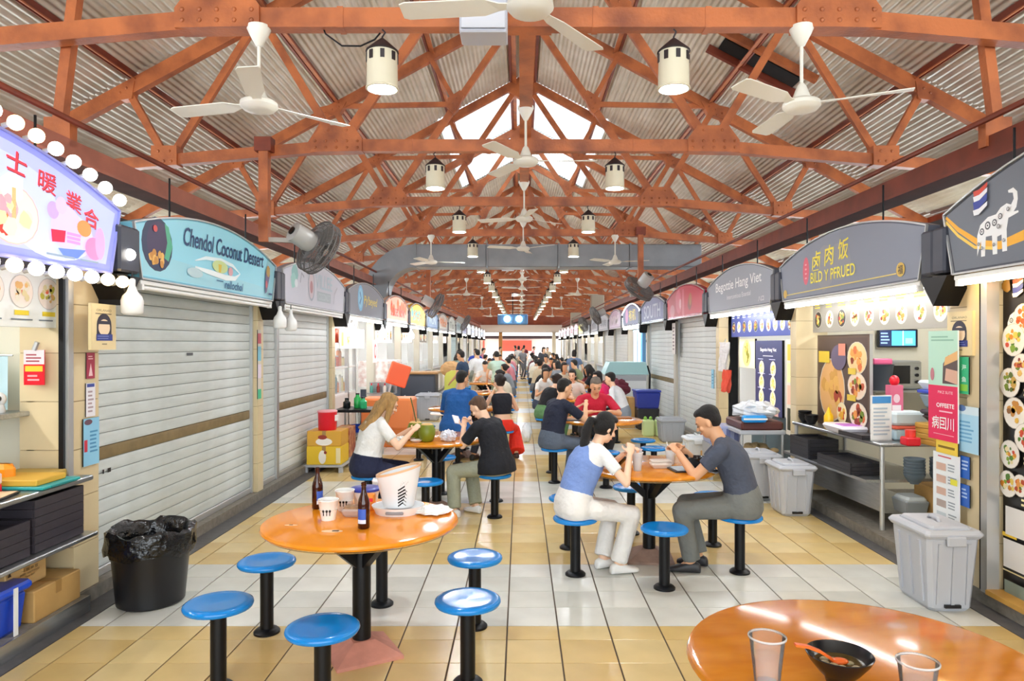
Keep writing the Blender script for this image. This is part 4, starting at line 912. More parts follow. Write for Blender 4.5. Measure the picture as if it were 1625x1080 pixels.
def bowls(loc, n, r, m, lb, gp):
    b = None
    for i in range(n):
        l2 = f'{lb}, {"top" if i == n-1 else NTH[i]+" from the bottom"} of its pile'
        if b is None:
            b = thing('bowl', l2, 'bowl', loc, 0, gp); MB().lathe([(.4*r, 0), (.55*r, .006), (.9*r, .05), (r, .075), (.97*r, .077), (.85*r, .055), (.4*r, .015)], 18, caps=False).build('shell', m, b, 50); MB().lathe([(.4*r, -.008), (.42*r, .004)], 14).build('foot', m, b)
        else: dup(b, (loc[0], loc[1], loc[2]+i*.026), 0, l2, gp)
slate = mat('slate_melamine', '#5a6a78', .35)
for i, x in enumerate((3.3, 3.52)): bowls((x, 5.86, .535), 6, .085, slate, f'{"left" if i == 0 else "right"}-pile grey-blue bowl under the counter', 'bowls under the counter')
bowls((3.1, 7.62, cz), 3, .07, black_m, 'taller-pile black bowl at the counter end', 'black bowls on the counter'); bowls((3.1, 7.45, cz), 2, .07, black_m, 'lower-pile black bowl at the counter end', 'black bowls on the counter')
t = obj('squeeze_bottle', 'yellow squeeze bottle on the steel counter', 'bottle', (3.15, 7.15, cz)); MB().lathe([(.042, 0), (.046, .02), (.046, .12), (.03, .15)], 16).build('body', mat('mustard_plastic', '#f2c21a', .35), t, 40); MB().lathe([(.028, .15), (.01, .2), (.006, .21)], 12).build('nozzle', mat('mustard_plastic', '#f2c21a', .35), t, 40)
t = obj('food_tub', 'white and violet plastic tub on the steel counter', 'tub', (3.16, 6.78, cz)); MB().rbox(-.14, .14, -.24, .24, 0, .075, .02, taper=.02).build('tub', mat('translucent_white', '#f0ecf4', .35), t); MB().rbox(-.1, .1, -.16, .08, .01, .078, .015).build('contents', mat('violet', '#c878d8', .5), t)
t = obj('display_stand', 'white acrylic stand with a blue-headed sheet on the counter', 'stand', (3.2, 6.2, cz), .15); MB().box(-.1, .1, 0, .012, 0, .4).build('sheet', white, t); p = Print(-.002); p.rect(-.09, .33, .09, .39, '#4a90d0'); p.lines(-.08, .08, .04, .3, 8, '#b8c4d0'); p.build(t); MB().box(-.1, .1, -.03, .05, 0, .01).build('foot', clear_m, t)
t = obj('gift_box', 'slim pink and white box standing on the counter', 'box', (3.42, 6.4, cz)); MB().box(-.06, .06, -.04, .04, 0, .48).build('box', mat('rose_card', '#d86a88', .5), t); p = Print(-.041); p.rect(-.04, .05, .04, .3, '#f2e4e6'); p.disc(0, .36, .03, .04, '#f2d0d8'); p.build(t); MB().ell((0, 0, .52), (.045, .04, .05), 10, 8).build('red_tassel', red_p, t, True)
t = obj('sauce_box', 'clear box with red sauce lids on the counter', 'box', (3.3, 5.92, cz)); MB().rbox(-.06, .06, -.06, .06, 0, .07, .01).build('tub', red_p, t); MB().lathe([(.04, .07), (.042, .13)], 14).build('lid', mat('red_lid', '#f04038', .3), t)
def carton(loc, rz, w, d, h, label, m=card_m, draw=None, name='carton'):
    t = thing(name, label, 'carton', loc, rz); MB().rbox(-w/2, w/2, -d/2, d/2, 0, h, .006).build('box', m, t); MB().box(-.025, .025, -d/2-.002, d/2+.002, h*.6, h+.002).build('tape', card_d, t)
    if draw: p = Print(-d/2-.004); draw(p, w, h); p.build(t)
    return t
kraft = mat('kraft_tray', '#c8993f', .6)
for i in range(4): carton((3.62, 5.95, cz+i*.045), .1*(i % 2), .36, .3, .043, f'flat kraft food box on the counter, {["lowest", "second from the bottom", "third from the bottom", "uppermost"][i]} of its pile', kraft, None, 'food_box')
t = obj('black_container', 'stack of black lidded takeaway trays on the kraft boxes', 'container', (3.66, 5.96, cz+.19)); MB().rbox(-.17, .17, -.14, .14, 0, .06, .02, taper=.02).build('tub', tray_b, t); MB().rbox(-.18, .18, -.15, .15, .06, .1, .015).build('lid', tray_b, t)
t = obj('takeaway_stack', 'clear takeaway boxes with a blue lid above the black trays', 'container', (3.68, 6.0, cz+.3)); MB().rbox(-.19, .19, -.14, .14, 0, .13, .02, taper=.03).build('tub', mat('smoky_plastic', '#6f8894', .3), t); MB().rbox(-.2, .2, -.15, .15, .13, .16, .01).build('blue_lid', blue_p, t); MB().rbox(-.2, .2, -.15, .15, .165, .24, .02, taper=.02).build('clear_tub', mat('cloudy_plastic', '#d8e6ea', .3), t)
t = obj('takeaway_stack', 'pale blue stacked lids behind the sauce box', 'container', (3.45, 6.3, cz)); MB().rbox(-.14, .14, -.12, .12, 0, .1, .015).build('tub', mat('pale_blue_plastic', '#bcd8e4', .35), t); MB().rbox(-.15, .15, -.13, .13, .1, .13, .01).build('red_lid', mat('coral_lid', '#f0705a', .4), t); MB().rbox(-.15, .15, -.13, .13, .135, .25, .02).build('upper_tub', mat('cloudy_plastic', '#d8e6ea', .3), t)
carton((3.66, 5.95, .26), 0, .46, .3, .24, 'brown carton with a red bowl mark under the counter', card_m, lambda p, w, h: (p.disc(-.1, .14, .07, .035, '#b04a3a'), p.disc(-.1, .15, .06, .025, '#c99f5f'), p.text('饿 您', .1, .165, .16, .05, '#5a3a22'), p.text('QUE KUE', .1, .11, .14, .03, '#5a3a22'), p.lines(-.18, .2, .03, .07, 2, '#5a3a22')))
t = obj('wire_basket', 'grey basket of cloths on the bottom shelf under the counter', 'basket', (3.32, 5.96, .26)); MB().rbox(-.1, .1, -.12, .12, 0, .12, .01, taper=.015).build('basket', mat('basket_grey', '#8a9298', .5), t); MB().rbox(-.09, .09, -.11, .11, .1, .15, .02).build('cloths', mat('cloth_grey', '#b4bcc0', .8), t)
# ---------- right stall two
board(1, 9.45, 3.22, 1.8, 2.45, .34, 'navy backlit strip of dishes under the white-lettered sign', lambda p, w, h: menu_print(p, -w/2, w/2, 0, h, 10, 1, NOODLE+['#f4f0d8'], '#2a3a7c', '#ffffff'), 1)
board(1, 9.15, 3.24, .78, .98, .96, 'navy menu board with six pale dishes in the white-lettered stall', lambda p, w, h: (p.rect(-w/2, 0, w/2, h, '#2f3560'), p.text('Begottie Hang Viet', 0, h*.87, w*.6, h*.06, '#ffffff'), p.lines(-w*.2, w*.2, h*.78, h*.8, 1, '#e0e0f0'), [(p.food(x*w, z*h, .1, ['#e8d078', '#d8b450', '#f0e4a8'], '#e8e0c0'), p.lines(x*w-.14, x*w+.14, z*h+.11, z*h+.13, 1, '#c8cce8')) for x in (-.25, .2) for z in (.62, .42, .22)], p.rect(-w*.1, .0, w*.4, h*.12, '#c89a90')), 1)
board(1, 10.2, 3.3, 1.35, .7, .42, 'square photo of dumplings in the white-lettered stall', flat('#f0e8c8', lambda p, w, h: p.food(0, h*.5, .2, ['#e0c050', '#b8a03a', '#8a8a2a', '#f0dc90'], '#e8d890')), 1)
board(1, 8.32, 3.24, .6, .42, 1.15, 'tall strip of dish photos beside the second right pillar', lambda p, w, h: (p.rect(-w/2, 0, w/2, h, '#c9c0b0'), p.rect(-w*.4, h*.78, w*.4, h*.95, '#f0a838'), p.rect(-w*.4, h*.55, w*.4, h*.75, '#d8cc90'), p.rect(-w*.4, h*.32, w*.4, h*.52, '#d8a890'), p.rect(-w*.4, h*.05, w*.4, h*.28, '#3a3a2a'), [p.blob(random.uniform(-.12, .12), h*random.uniform(.08, .24), .04, '#8ab04a') for i in range(8)]), 1)
MB().box(XR+.25, XR+.3, 7.9, 9.9, .09, .78).build('blue_front', mat('teal_slate_front', '#4a6470', .4), bpy.data.objects['wall_right'])
def cloth(loc, label, m, w, h, name):
    t = thing(name, label, 'cloth', loc, -PI/2); mb = MB(); n = 9; v = []
    for j in range(6):
        for i in range(n): v.append(((i/(n-1)-.5)*w*(1+.06*math.sin(j*2+i)), .03*math.sin(i*1.7+j*.8)+.02*math.sin(i*3.1), -j/5*h*(1+.05*math.sin(i*2.1))))
    q = len(v); v += [(x, y+.015, z) for x, y, z in v]
    f = [(j*n+i, j*n+i+1, (j+1)*n+i+1, (j+1)*n+i) for j in range(5) for i in range(n-1)]; f += [tuple(q+a for a in reversed(ff)) for ff in f]
    mb.add(v, f); mb.build('fabric', m, t, True); MB().tube([(0, .02, 0), (0, .04, .05)], .008, 6).build('hook', alu_m, t); return t
cloth((3.0, 10.35, 1.72), 'crumpled white apron hanging beside the white-lettered stall', mat('white_cotton', '#eceaec', .8, bump=.6, bscale=25), .42, .42, 'apron'); cloth((2.99, 10.2, 1.32), 'orange-red cloth hanging under the white apron', mat('coral_cotton', '#ee5a44', .8, bump=.4, bscale=25), .34, .32, 'towel')
t = thing('service_trolley', 'grey trolley with a brown tray before the white-lettered stall', 'trolley', (2.85, 8.55, 0)); 
for x in (-.24, .24):
    for y in (-.3, .3): MB().tube([(x, y, 0), (x, y, .68)], .018, 8).build('leg', alu_m, t)
MB().rbox(-.27, .27, -.34, .34, .63, .68, .01).build('top', grey_l, t); MB().rbox(-.25, .25, -.32, .32, .68, .78, .02).build('brown_tray', mat('maroon_tray', '#5a2f2c', .4), t); MB().box(-.25, .25, -.32, .32, .34, .365).build('shelf', grey_l, t)
o = MB(); [o.ell((random.uniform(-.18, .18), random.uniform(-.25, .25), .4+random.uniform(0, .06)), (.06, .05, .035), 7, 5) for i in range(22)]; o = o.build('food_packets', mat('tan_packets', '#c4a878', .6, noise=.4, nscale=9), t, True); o['kind'] = 'stuff'
def lump(name, label, cat, loc, r, m, amp=.25, seed=1, n=20, mm=14):
    random.seed(seed); t = thing(name, label, cat, loc); mb = MB(); mb.ell((0, 0, r[2]), r, n, mm)
    V = []
    for x, y, z in mb.v:
        k = 1+amp*(math.sin(9*x/r[0]+seed)*math.cos(7*y/r[1]+2*seed)*.5+(random.random()-.5)*.7); V.append((x*k, y*k, max(0, r[2]+(z-r[2])*k)))
    mb.v = V; mb.build('body', m, t); return t
lump('plastic_bag', 'bulging clear plastic bag of supplies on the brown tray', 'bag', (2.85, 8.5, .78), (.25, .3, .11), mat('cloudy_bag', '#dfe4ea', .2, noise=.15, nscale=12), .3, 3); t = thing('blue_packet', 'bright blue packet under the plastic bag', 'packet', (2.74, 8.2, .78)); MB().rbox(-.14, .14, -.05, .05, 0, .08, .02).build('packet', mat('sky_blue_film', '#2a9ae8', .3), t); MB().box(-.14, .14, -.051, -.05, .03, .05).build('seal', white, t)
t = thing('crate', 'lilac crate of bottles beside the trolley', 'crate', (2.55, 8.9, .45)); MB().rbox(-.2, .2, -.2, .2, 0, .22, .01, taper=.02).build('crate', mat('lilac_plastic', '#a8b0d4', .4), t); 
for i in range(4): MB().box(-.19+i*.1, -.14+i*.1, -.205, -.2, .03, .19).build('slot', mat('lilac_dark', '#6a72a0', .5), t)
for x in (-.17, .17): MB().box(x-.02, x+.02, -.18, .18, -.45, 0).build('stand_leg', grey_p, t)
# ---------- lidded bins
def bin_(loc, w, d, h, label, m=grey_l, rz=0, handle=True):
    t = thing('lidded_bin', label, 'bin', loc, rz, 'lidded grey bins')
    MB().rbox(-w/2, w/2, -d/2, d/2, 0, h-.05, .025, taper=.03).build('tub', m, t)
    for s in (-.28, 0, .28):
        for q in (-1, 1):
            MB().beam((s*w, q*(d/2-.022), .05), (s*w, q*(d/2+.004), h-.1), .02, .012, (0, q, 0)).build('rib', m, t)
            MB().beam((q*(w/2-.022), s*d, .05), (q*(w/2+.004), s*d, h-.1), .02, .012, (q, 0, 0)).build('rib', m, t)
    MB().rbox(-w/2-.02, w/2+.02, -d/2-.02, d/2+.02, h-.07, h-.02, .02).build('lid', m, t); MB().rbox(-w/2+.03, w/2-.03, -d/2+.03, d/2-.03, h-.03, h, .02).build('lid_top', m, t)
    if handle:
        MB().tube([(0, -.06, h-.005), (0, -.04, h+.02), (0, .04, h+.02), (0, .06, h-.005)], .012, 8).build('lid_handle', m, t, True); MB().rbox(-.06, .06, -d/2-.035, -d/2-.01, h-.11, h-.05, .006).build('latch', m, t); MB().box(-.05, .05, -d/2+.01, -d/2+.026, .03, .05).build('slot', blk_p, t)
    return t
bin_((2.73, 4.62, 0), .33, .44, .54, 'large pale grey lidded bin in front of the right pillar')
bin_((2.72, 7.05, 0), .34, .4, .52, 'pale grey lidded bin beside the far end of the rice-bowl counter'); bin_((2.63, 7.75, 0), .36, .42, .52, 'pale grey lidded bin behind the other at the second right pillar'); bin_((2.45, 9.8, 0), .3, .3, .42, 'clear-sided lidded tub with brown goods by the shutter', mat('milky_plastic', '#dde3e8', .3))
carton((2.62, 9.3, 0), 0, .38, .3, .26, 'flat brown carton by the milky lidded tub'); bin_((2.62, 12.2, 0), .42, .42, .42, 'grey tapered bin beside the crimson sign stall', grey_p, 0, False)
# ---------- black bin with liner
t = thing('waste_bin', 'round black waste bin with a crumpled liner before the grey shutter', 'bin', (-2.44, 4.62, 0))
MB().lathe([(.001, .0), (.19, 0), (.205, .012), (.245, .44), (.25, .46), (.235, .46), (.19, .02), (.001, .02)], 36, caps=False).build('tub', blk_p, t, 40)
random.seed(4); mb = MB(); n = 48; v = []; prof = [(.266, .34), (.272, .38), (.268, .43), (.268, .475), (.252, .495), (.225, .47), (.205, .4), (.19, .25)]
for j, (r, z) in enumerate(prof):
    for i in range(n):
        a = 2*PI*i/n; jr = random.uniform(-.009, .009)+.006*math.sin(9*a+j); v.append(((r+jr)*math.cos(a), (r+jr)*math.sin(a), z+random.uniform(-.01, .01)+.012*math.sin(5*a)))
mb.add(v, [(j*n+i, j*n+(i+1) % n, (j+1)*n+(i+1) % n, (j+1)*n+i) for j in range(len(prof)-1) for i in range(n)]); mb.build('liner', liner_m, t, 50)
# ---------- left dessert stall
board(-1, 3.5, -2.96, 1.8, 2.05, .35, 'backlit panel of two shaved-ice bowls under the dessert sign', lambda p, w, h: (p.rect(-w/2, 0, w/2, h, '#eff2ea'), [(p.food(w/2-.14-i*.24, h*.6, .1, ['#e8b46a', '#f06a4a', '#e8d8a0', '#c8c04a', '#f0e8d0'], '#f6e8d8'), p.rect(w/2-.2-i*.24, h*.2, w/2-.08-i*.24, h*.28, '#f0d43a'), p.lines(w/2-.23-i*.24, w/2-.04-i*.24, h*.1, h*.15, 1, '#707a80')) for i in range(8)]), 0, .06, frame=alu_m)
t = thing('stall_bracket', 'small steel corner bracket under the backlit dessert panel', 'bracket', (-3.02, 4.58, 1.66)); MB().rbox(-.1, .02, -.02, 0, 0, .07, .006).build('plate', steel_m, t); 
for x in (-.07, -.01): MB().tube([(x, -.02, .035), (x, -.026, .035)], .01, 8).build('bolt', black_m, t)
t = thing('steel_counter', 'steel counter of the dessert stall at far left', 'counter', (-2.72, 4.46, .1), PI/2)
MB().rbox(-2.8, 0, 0, .6, .735, .765, .006).build('worktop', steel_m, t); MB().rbox(-2.8, .0, -.03, .58, .385, .41, .006).build('tray_shelf', steel_m, t); MB().box(-2.8, -.02, .55, .57, 0, .73).build('back_panel', inwall, t)
for x in (-.05, -1.3, -2.7): MB().tube([(x, .5, 0), (x, .5, .74)], .02, 8).build('leg', alu_m, t)
MB().box(-2.8, -.0, .03, .6, -.1, .0).build('plinth', concrete, t); MB().box(-2.8, .0, .022, .03, -.1, .0).build('plinth_facing', steel_m, t)
traystack((-2.96, 4.17, .515), 0, .42, .44, 6, .05, 'tall-stack dark tray under the dessert counter', tray_m); traystack((-2.96, 3.7, .515), 0, .42, .42, 4, .05, 'lower-stack dark tray under the dessert counter', tray_m)
carton((-2.98, 4.21, .1), PI/2, .42, .4, .18, 'closed brown carton at the front of the dessert stall plinth'); carton((-3.03, 4.08, .285), PI/2, .34, .3, .15, 'printed brown carton standing on the lower carton at left', mat('printed_carton', '#d9b478', .7), lambda p, w, h: (p.text('一 京 仲 豆', .02, .1, .14, .018, '#4a3420'), p.text('BAKERY HARDTOFOOD', .02, .078, .16, .012, '#4a3420'), p.text('Tower Saori', .02, .06, .08, .012, '#4a3420'), p.poly([(-.16, .1), (-.13, .1), (-.145, .13)], '#4a3420')))
t = thing('cool_box', 'blue cool box with a white strap at bottom left', 'cool box', (-2.97, 3.74, .1), PI/2); MB().rbox(-.22, .22, -.18, .18, 0, .22, .02, taper=.015).build('tub', blue_p, t); MB().rbox(-.24, .24, -.2, .2, .22, .27, .015).build('lid', mat('blue_lid', '#1f50d8', .3), t); MB().box(.08, .11, -.206, -.2, 0, .26).build('strap', white, t); MB().rbox(-.2, .02, -.1, .1, .27, .29, .01).build('cover', white, t); MB().rbox(.2, .27, -.05, .05, .245, .265, .006).build('handle', mat('blue_lid', '#1f50d8', .3), t)
# on the counter
t = thing('folder', 'yellow folder on the dessert counter', 'folder', (-2.93, 4.12, .885)); MB().rbox(-.17, .17, -.13, .13, 0, .035, .005).build('covers', mat('mustard_card', '#d8a93a', .6), t); MB().box(-.165, .165, -.125, .125, .01, .025).build('pages', white, t)
t = thing('folder', 'teal folder under the yellow one on the dessert counter', 'folder', (-2.9, 4.14, .867)); MB().rbox(-.19, .19, -.17, .17, 0, .017, .004).build('cover', mat('teal_card', '#1fa0a0', .4), t); MB().box(.17, .195, -.1, .1, .002, .012).build('edge', mat('teal_dark', '#147a7c', .4), t)
t = thing('folder', 'brown menu holder lying on the dessert counter', 'folder', (-2.95, 4.32, .867)); MB().rbox(-.2, .1, -.08, .08, 0, .05, .008).build('cover', mat('olive_card', '#c0a050', .6), t); MB().box(-.2, .1, -.085, -.08, .01, .03).build('spine', card_d, t)
t = thing('snack_pouch', 'orange pouch with a red leaf on the dessert counter', 'pouch', (-3.12, 4.12, .865)); MB().rbox(-.14, .14, -.04, .04, 0, .13, .03).build('pouch', mat('orange_film', '#f49a1a', .4), t); p = Print(-.042); p.poly([(-.04, .04), (.05, .09), (.04, .05), (.0, .03)], '#d0201a'); p.build(t)
t = thing('tissue_box', 'red and white tissue box on the dessert counter', 'box', (-3.05, 3.85, .865)); MB().rbox(-.14, .14, -.08, .08, 0, .05, .006).build('base', red_p, t); MB().rbox(-.14, .14, -.08, .08, .05, .11, .006).build('upper', mat('pale_pink', '#f0d0c8', .5), t); MB().rbox(-.04, .04, -.03, .03, .11, .14, .01).build('tissue', white, t)
t = thing('clipboard', 'dark-edged clipboard at the counter front, far left', 'board', (-2.88, 3.72, .867), .2); MB().rbox(-.12, .12, -.17, .17, 0, .01, .003).build('board', black_m, t); MB().box(-.11, .11, -.16, .16, .01, .013).build('sheet', mat('buff_paper', '#e8c8a0', .6), t)
t = thing('glass_shelf', 'steel-edged shelf inside the dessert stall', 'shelf', (-3.35, 4.3, 1.24)); MB().rbox(-.5, .22, -.3, .22, 0, .03, .005).build('board', steel_m, t); MB().box(.2, .25, .16, .22, -.37, .5).build('post', black_m, t); MB().box(.25, .3, .18, .22, -.37, .5).build('rail', alu_m, t)
t = thing('security_camera', 'small white camera on the dessert stall shelf', 'camera', (-3.24, 4.34, 1.27)); MB().lathe([(.035, 0), (.04, .01), (.03, .05)], 14).build('base', white, t, 40); MB().ell((0, 0, .085), (.045, .04, .045), 14, 10).build('head', white, t, True); MB().tube([(.02, -.03, .09), (.025, -.045, .09)], .02, 12).build('lens', black_m, t)
t = thing('plastic_sheet', 'pale blue translucent sheet hanging inside the dessert stall', 'sheet', (-3.55, 4.45, 1.28)); mb = MB(); v = []
for i in range(15): v += [(-.4+i*.05, .03*math.sin(i*1.3), 0), (-.38+i*.048, .03*math.sin(i*1.3+.5), .34)]
mb.add(v, [(i*2, i*2+2, i*2+3, i*2+1) for i in range(14)]); mb.build('sheet', mat('pale_blue_film', '#c4e2ea', .3), t, True); MB().tube([(-.42, 0, .345), (.32, 0, .345)], .006, 6).build('rod', alu_m, t)
t = thing('white_canister', 'white canister on the dessert stall shelf', 'canister', (-3.5, 4.3, 1.27)); MB().lathe([(.06, 0), (.065, .01), (.065, .14), (.05, .16)], 16).build('body', white, t, 40); MB().lathe([(.045, .16), (.04, .19)], 12).build('cap', white, t)
t = thing('hanging_sign', 'red card with yellow band hanging in the dessert stall', 'card', (-3.06, 4.4, 1.44)); MB().box(-.065, .065, 0, .006, 0, .22).build('card', red_p, t); p = Print(-.001); p.rect(-.065, .13, .065, .22, '#e6d8dc'); p.lines(-.05, .05, .14, .2, 3, '#a03a4a'); p.rect(-.055, .085, .055, .12, '#f0c83a'); p.lines(-.04, .04, .02, .07, 2, '#f0b0b0'); p.build(t); MB().tube([(0, 0, .22), (.02, 0, .27)], .015, 8).build('clip', alu_m, t)
tag(MB().tube([(-3.0, 4.56, 1.9), (-3.0, 4.56, 1.2), (-3.01, 4.55, 1.0), (-3.05, 4.52, .9), (-3.08, 4.5, .93), (-3.09, 4.45, .88)], .007, 6).build('cord', mat('dark_red_cable', '#3a1a1c', .5), None, True), 'dark red cord running down the inner wall of the dessert stall', 'cord')
# ---------- hanging LED bulbs
def led(loc, lit, lb, first=[None]):
    t = thing('hanging_bulb', lb, 'bulb', loc, 0, 'large hanging bulbs'); m = mat('led_lit', (1, 1, 1), .4, emit=8) if lit else white
    MB().lathe([(.001, -.14), (.05, -.135), (.068, -.12), (.07, -.04), (.06, -.01), (.035, .02), (.02, .06)], 20).build('diffuser', m, t, 50); MB().lathe([(.02, .06), (.02, .1), (.01, .11)], 12).build('socket', white, t); MB().tube([(0, 0, .1), (0, 0, .16)], .005, 6).build('cord', black_m, t)
led((-2.62, 4.72, 2.03), False, 'large white bulb hanging at the left end of the turquoise sign'); led((-2.62, 7.62, 2.0), False, 'large white bulb hanging at the right end of the turquoise sign'); led((-2.62, 7.98, 1.98), False, 'large white bulb hanging at the left end of the faded grey sign'); led((-2.6, 10.78, 1.95), True, 'glowing bulb at the left end of the slate sign with yellow script'); led((-2.6, 13.2, 1.95), True, 'glowing bulb at the right end of the slate sign with yellow script'); led((-2.55, 16.3, 1.95), True, 'glowing bulb under the yellow sign')
# stall post stickers on the second left pillar
board(-1, 7.62, -2.845, 1.1, .1, .75, 'strip of coloured stickers down the second left pillar', lambda p, w, h: (p.rect(-w/2, 0, w/2, h, '#dcd4c8'), p.rect(-w/2, h*.8, w/2, h*.95, '#c8485a'), p.rect(-w/2, h*.55, w/2, h*.76, '#7cc4dc'), p.rect(-w/2, h*.3, w/2, h*.5, '#e8dcec'), p.rect(-w/2, 0, w/2, h*.14, '#3fbf90')), 0, .006, 'sticker', 'sticker')
board(1, 10.92, 3.0, 1.0, .14, .3, 'light blue notice on the third right pillar', flat('#8fd0ec', lambda p, w, h: p.lines(-w*.3, w*.3, h*.2, h*.8, 4, '#4a90c0')), 0, .006, 'notice', 'notice')
board(1, 13.6, 2.98, 1.5, .3, .6, 'white notice panel under the left end of the crimson sign', flat('#ece8e4', lambda p, w, h: p.lines(-w*.3, w*.3, h*.1, h*.9, 7, '#8a8088')), 0, .01, 'notice', 'notice')
# ---------- left open stall with display cabinet, rack, orange chest
t = thing('display_cabinet', 'brightly lit glass display cabinet under the slate sign', 'cabinet', (-2.95, 11.7, .09), PI/2)
for x in (-.85, .3, .85): MB().box(x-.03, x+.03, 0, .06, 0, 1.95).build('frame_post', alu_m, t)
for z in (.75, 1.2, 1.6): MB().box(-.85, .85, 0, .4, z, z+.025).build('shelf', white, t)
MB().box(-.85, .85, .4, .43, 0, 1.95).build('back_panel', mat('lit_white_panel', '#fbfbfa', .5, emit=.8), t); MB().box(-.82, .82, .01, .015, .8, 1.6).build('glass', glass_m, t); MB().box(-.85, .85, 0, .4, 0, .75).build('base', mat('lit_base', '#e8e6e0', .5), t)
random.seed(9)
for j, z in enumerate((.775, 1.225, 1.625)):
    x = -.75; i = 0
    while x < .78:
        w_, h = random.uniform(.08, .16), random.uniform(.16, .32); c = random.choice(['#e8843a', '#e0502a', '#f0b04a', '#6a8a94', '#f0ece4', '#c8322a', '#e8d8a0'])
        o = thing('jar', f'{["lower", "middle", "upper"][j]} shelf jar in the lit cabinet, {NTH[i]} from the left', 'jar', (-2.95-.2, 11.7+x, .09+z), 0, 'jars in the lit cabinet')
        MB().lathe([(w_*.4, 0), (w_*.42, .01), (w_*.42, h*.8), (w_*.3, h*.88)], 12).build('body', mat('jar_'+c, c, .3), o, 40); MB().lathe([(w_*.32, h*.88), (w_*.32, h)], 12).build('lid', alu_m, o); x += w_+.06; i += 1
board(-1, 12.2, -2.92, 1.62, 1.7, .34, 'bright panel with a noodle photo over the lit cabinet', flat('#fdf6ee', lambda p, w, h: (p.rect(-w*.48, .04, -w*.38, h*.8, '#e8c84a'), p.food(-w*.2, h*.5, .14, NOODLE, '#f0c890'), p.blob(.2, h*.7, .1, '#c8d8e0'), [p.rect(.1+i*.12, .04, .14+i*.12, h*.5, '#6a8088') for i in range(4)])), 2, .03, frame=white)
board(-1, 13.0, -2.7, 1.35, .35, .42, 'pink-edged hanging card with a red emblem in the lit stall', flat('#f6dcd8', lambda p, w, h: (p.disc(0, h*.5, .1, .14, '#d8505a'), p.disc(0, h*.5, .06, .09, '#f6dcd8'))), 1, .01, 'card', 'hanging_card', white)
carton((-2.6, 9.45, .1), 0, .46, .4, .24, 'yellow carton with a white bird, lower of two under the red pail', mat('yellow_carton', '#e8c02a', .5), lambda p, w, h: (p.disc(-.02, .1, .05, .09, '#f2ece0', 16, .4), p.disc(.02, .16, .02, .02, '#8a2a2a'), p.rect(.16, .02, .22, .22, '#f0e0b0'))); carton((-2.6, 9.45, .342), 0, .45, .39, .2, 'ochre carton with a bowl print, upper of two under the red pail', mat('ochre_carton', '#dca638', .5), lambda p, w, h: (p.disc(0, .06, .11, .05, '#f6f0e8'), p.disc(-.02, .12, .06, .03, '#a03a2a')))
t = thing('pail', 'red plastic pail standing on the stacked cartons', 'pail', (-2.6, 9.42, .544)); MB().lathe([(.115, 0), (.12, .01), (.125, .23), (.13, .24)], 24).build('tub', red_p, t, 40); MB().lathe([(.132, .24), (.132, .255), (.12, .262)], 24).build('lid', mat('pink_lid', '#f2a0a8', .4), t, 40); MB().rbox(.1, .15, -.05, .05, .12, .2, .006).build('label_card', white, t)
t = thing('low_rack', 'low grey rack under the yellow cartons', 'rack', (-2.6, 9.75, 0)); MB().rbox(-.26, .26, -.55, .55, .07, .098, .006).build('deck', grey_p, t)
for x in (-.23, .23):
    for y in (-.52, 0, .52): MB().box(x-.025, x+.025, y-.025, y+.025, 0, .075).build('foot', grey_p, t)
carton((-2.5, 10.0, .1), 0, .2, .36, .42, 'patterned red and cream carton behind the yellow cartons', mat('patterned_carton', '#d8a070', .6, noise=.9, nscale=14, col2='#9a3a2a'))
t = thing('side_table', 'black-topped side table beside the red pail', 'table', (-2.42, 10.55, 0)); MB().rbox(-.32, .32, -.3, .3, .69, .73, .008).build('top', black_m, t); MB().box(-.3, .3, -.28, .28, .36, .38).build('shelf', alu_m, t); MB().box(-.3, .3, -.28, .28, .18, .2).build('shelf', alu_m, t)
for x in (-.29, .29):
    for y in (-.27, .27): MB().tube([(x, y, 0), (x, y, .69)], .016, 8).build('leg', alu_m, t)
for x, y, c, h, lb in ((-.2, 0, '#15181c', .13, 'black jar on the side table'), (-.05, .05, '#2fb85a', .2, 'green bottle on the side table'), (.06, -.05, '#3fc884', .15, 'green glass jar on the side table, right of the bottle')):
    o = thing('jar', lb, 'jar', (-2.42+x, 10.55+y, .73)); MB().lathe([(.05, 0), (.055, .01), (.055, h*.7), (.03, h*.85), (.028, h)], 14).build('body', mat('jar_'+c, c, .2), o, 40); MB().lathe([(.03, h), (.03, h+.02)], 12).build('cap', black_m, o)
t = thing('basin', 'blue basin on the lower shelf of the side table', 'basin', (-2.42, 10.5, .38)); MB().lathe([(.1, 0), (.16, .1), (.17, .1), (.15, .09), (.1, .015)], 20, caps=False).build('bowl', blue_p, t, 50); MB().lathe([(.1, .0), (.1, .015)], 16).build('foot', blue_p, t)
t = thing('orange_chest', 'orange cool chest with its lid propped open', 'chest', (-2.2, 11.75, 0)); MB().rbox(-.42, .42, -.28, .28, .3, .8, .03).build('tub', mat('orange_plastic', '#f58a4a', .4), t); MB().rbox(-.4, .4, -.26, .26, 0, .3, .01).build('stand', mat('orange_dark', '#e07830', .5), t); mb = MB(); mb.rbox(-.15, .2, -.04, .04, .0, .38, .02); o = mb.build('open_lid', mat('coral_plastic', '#f2683e', .4), t); o.location = (.05, .1, 1.0); o.rotation_euler = (.0, .32, .35); MB().beam((-.05, .1, .8), (.02, .1, 1.05), .03, .03).build('prop', alu_m, t)
t = thing('bottle_rack', 'rack of small sauce bottles behind the orange chest', 'rack', (-2.5, 12.6, .8)); MB().box(-.25, .25, -.15, .15, 0, .02).build('board', steel_m, t); MB().box(-.25, .25, .13, .15, 0, .2).build('rail', steel_m, t)
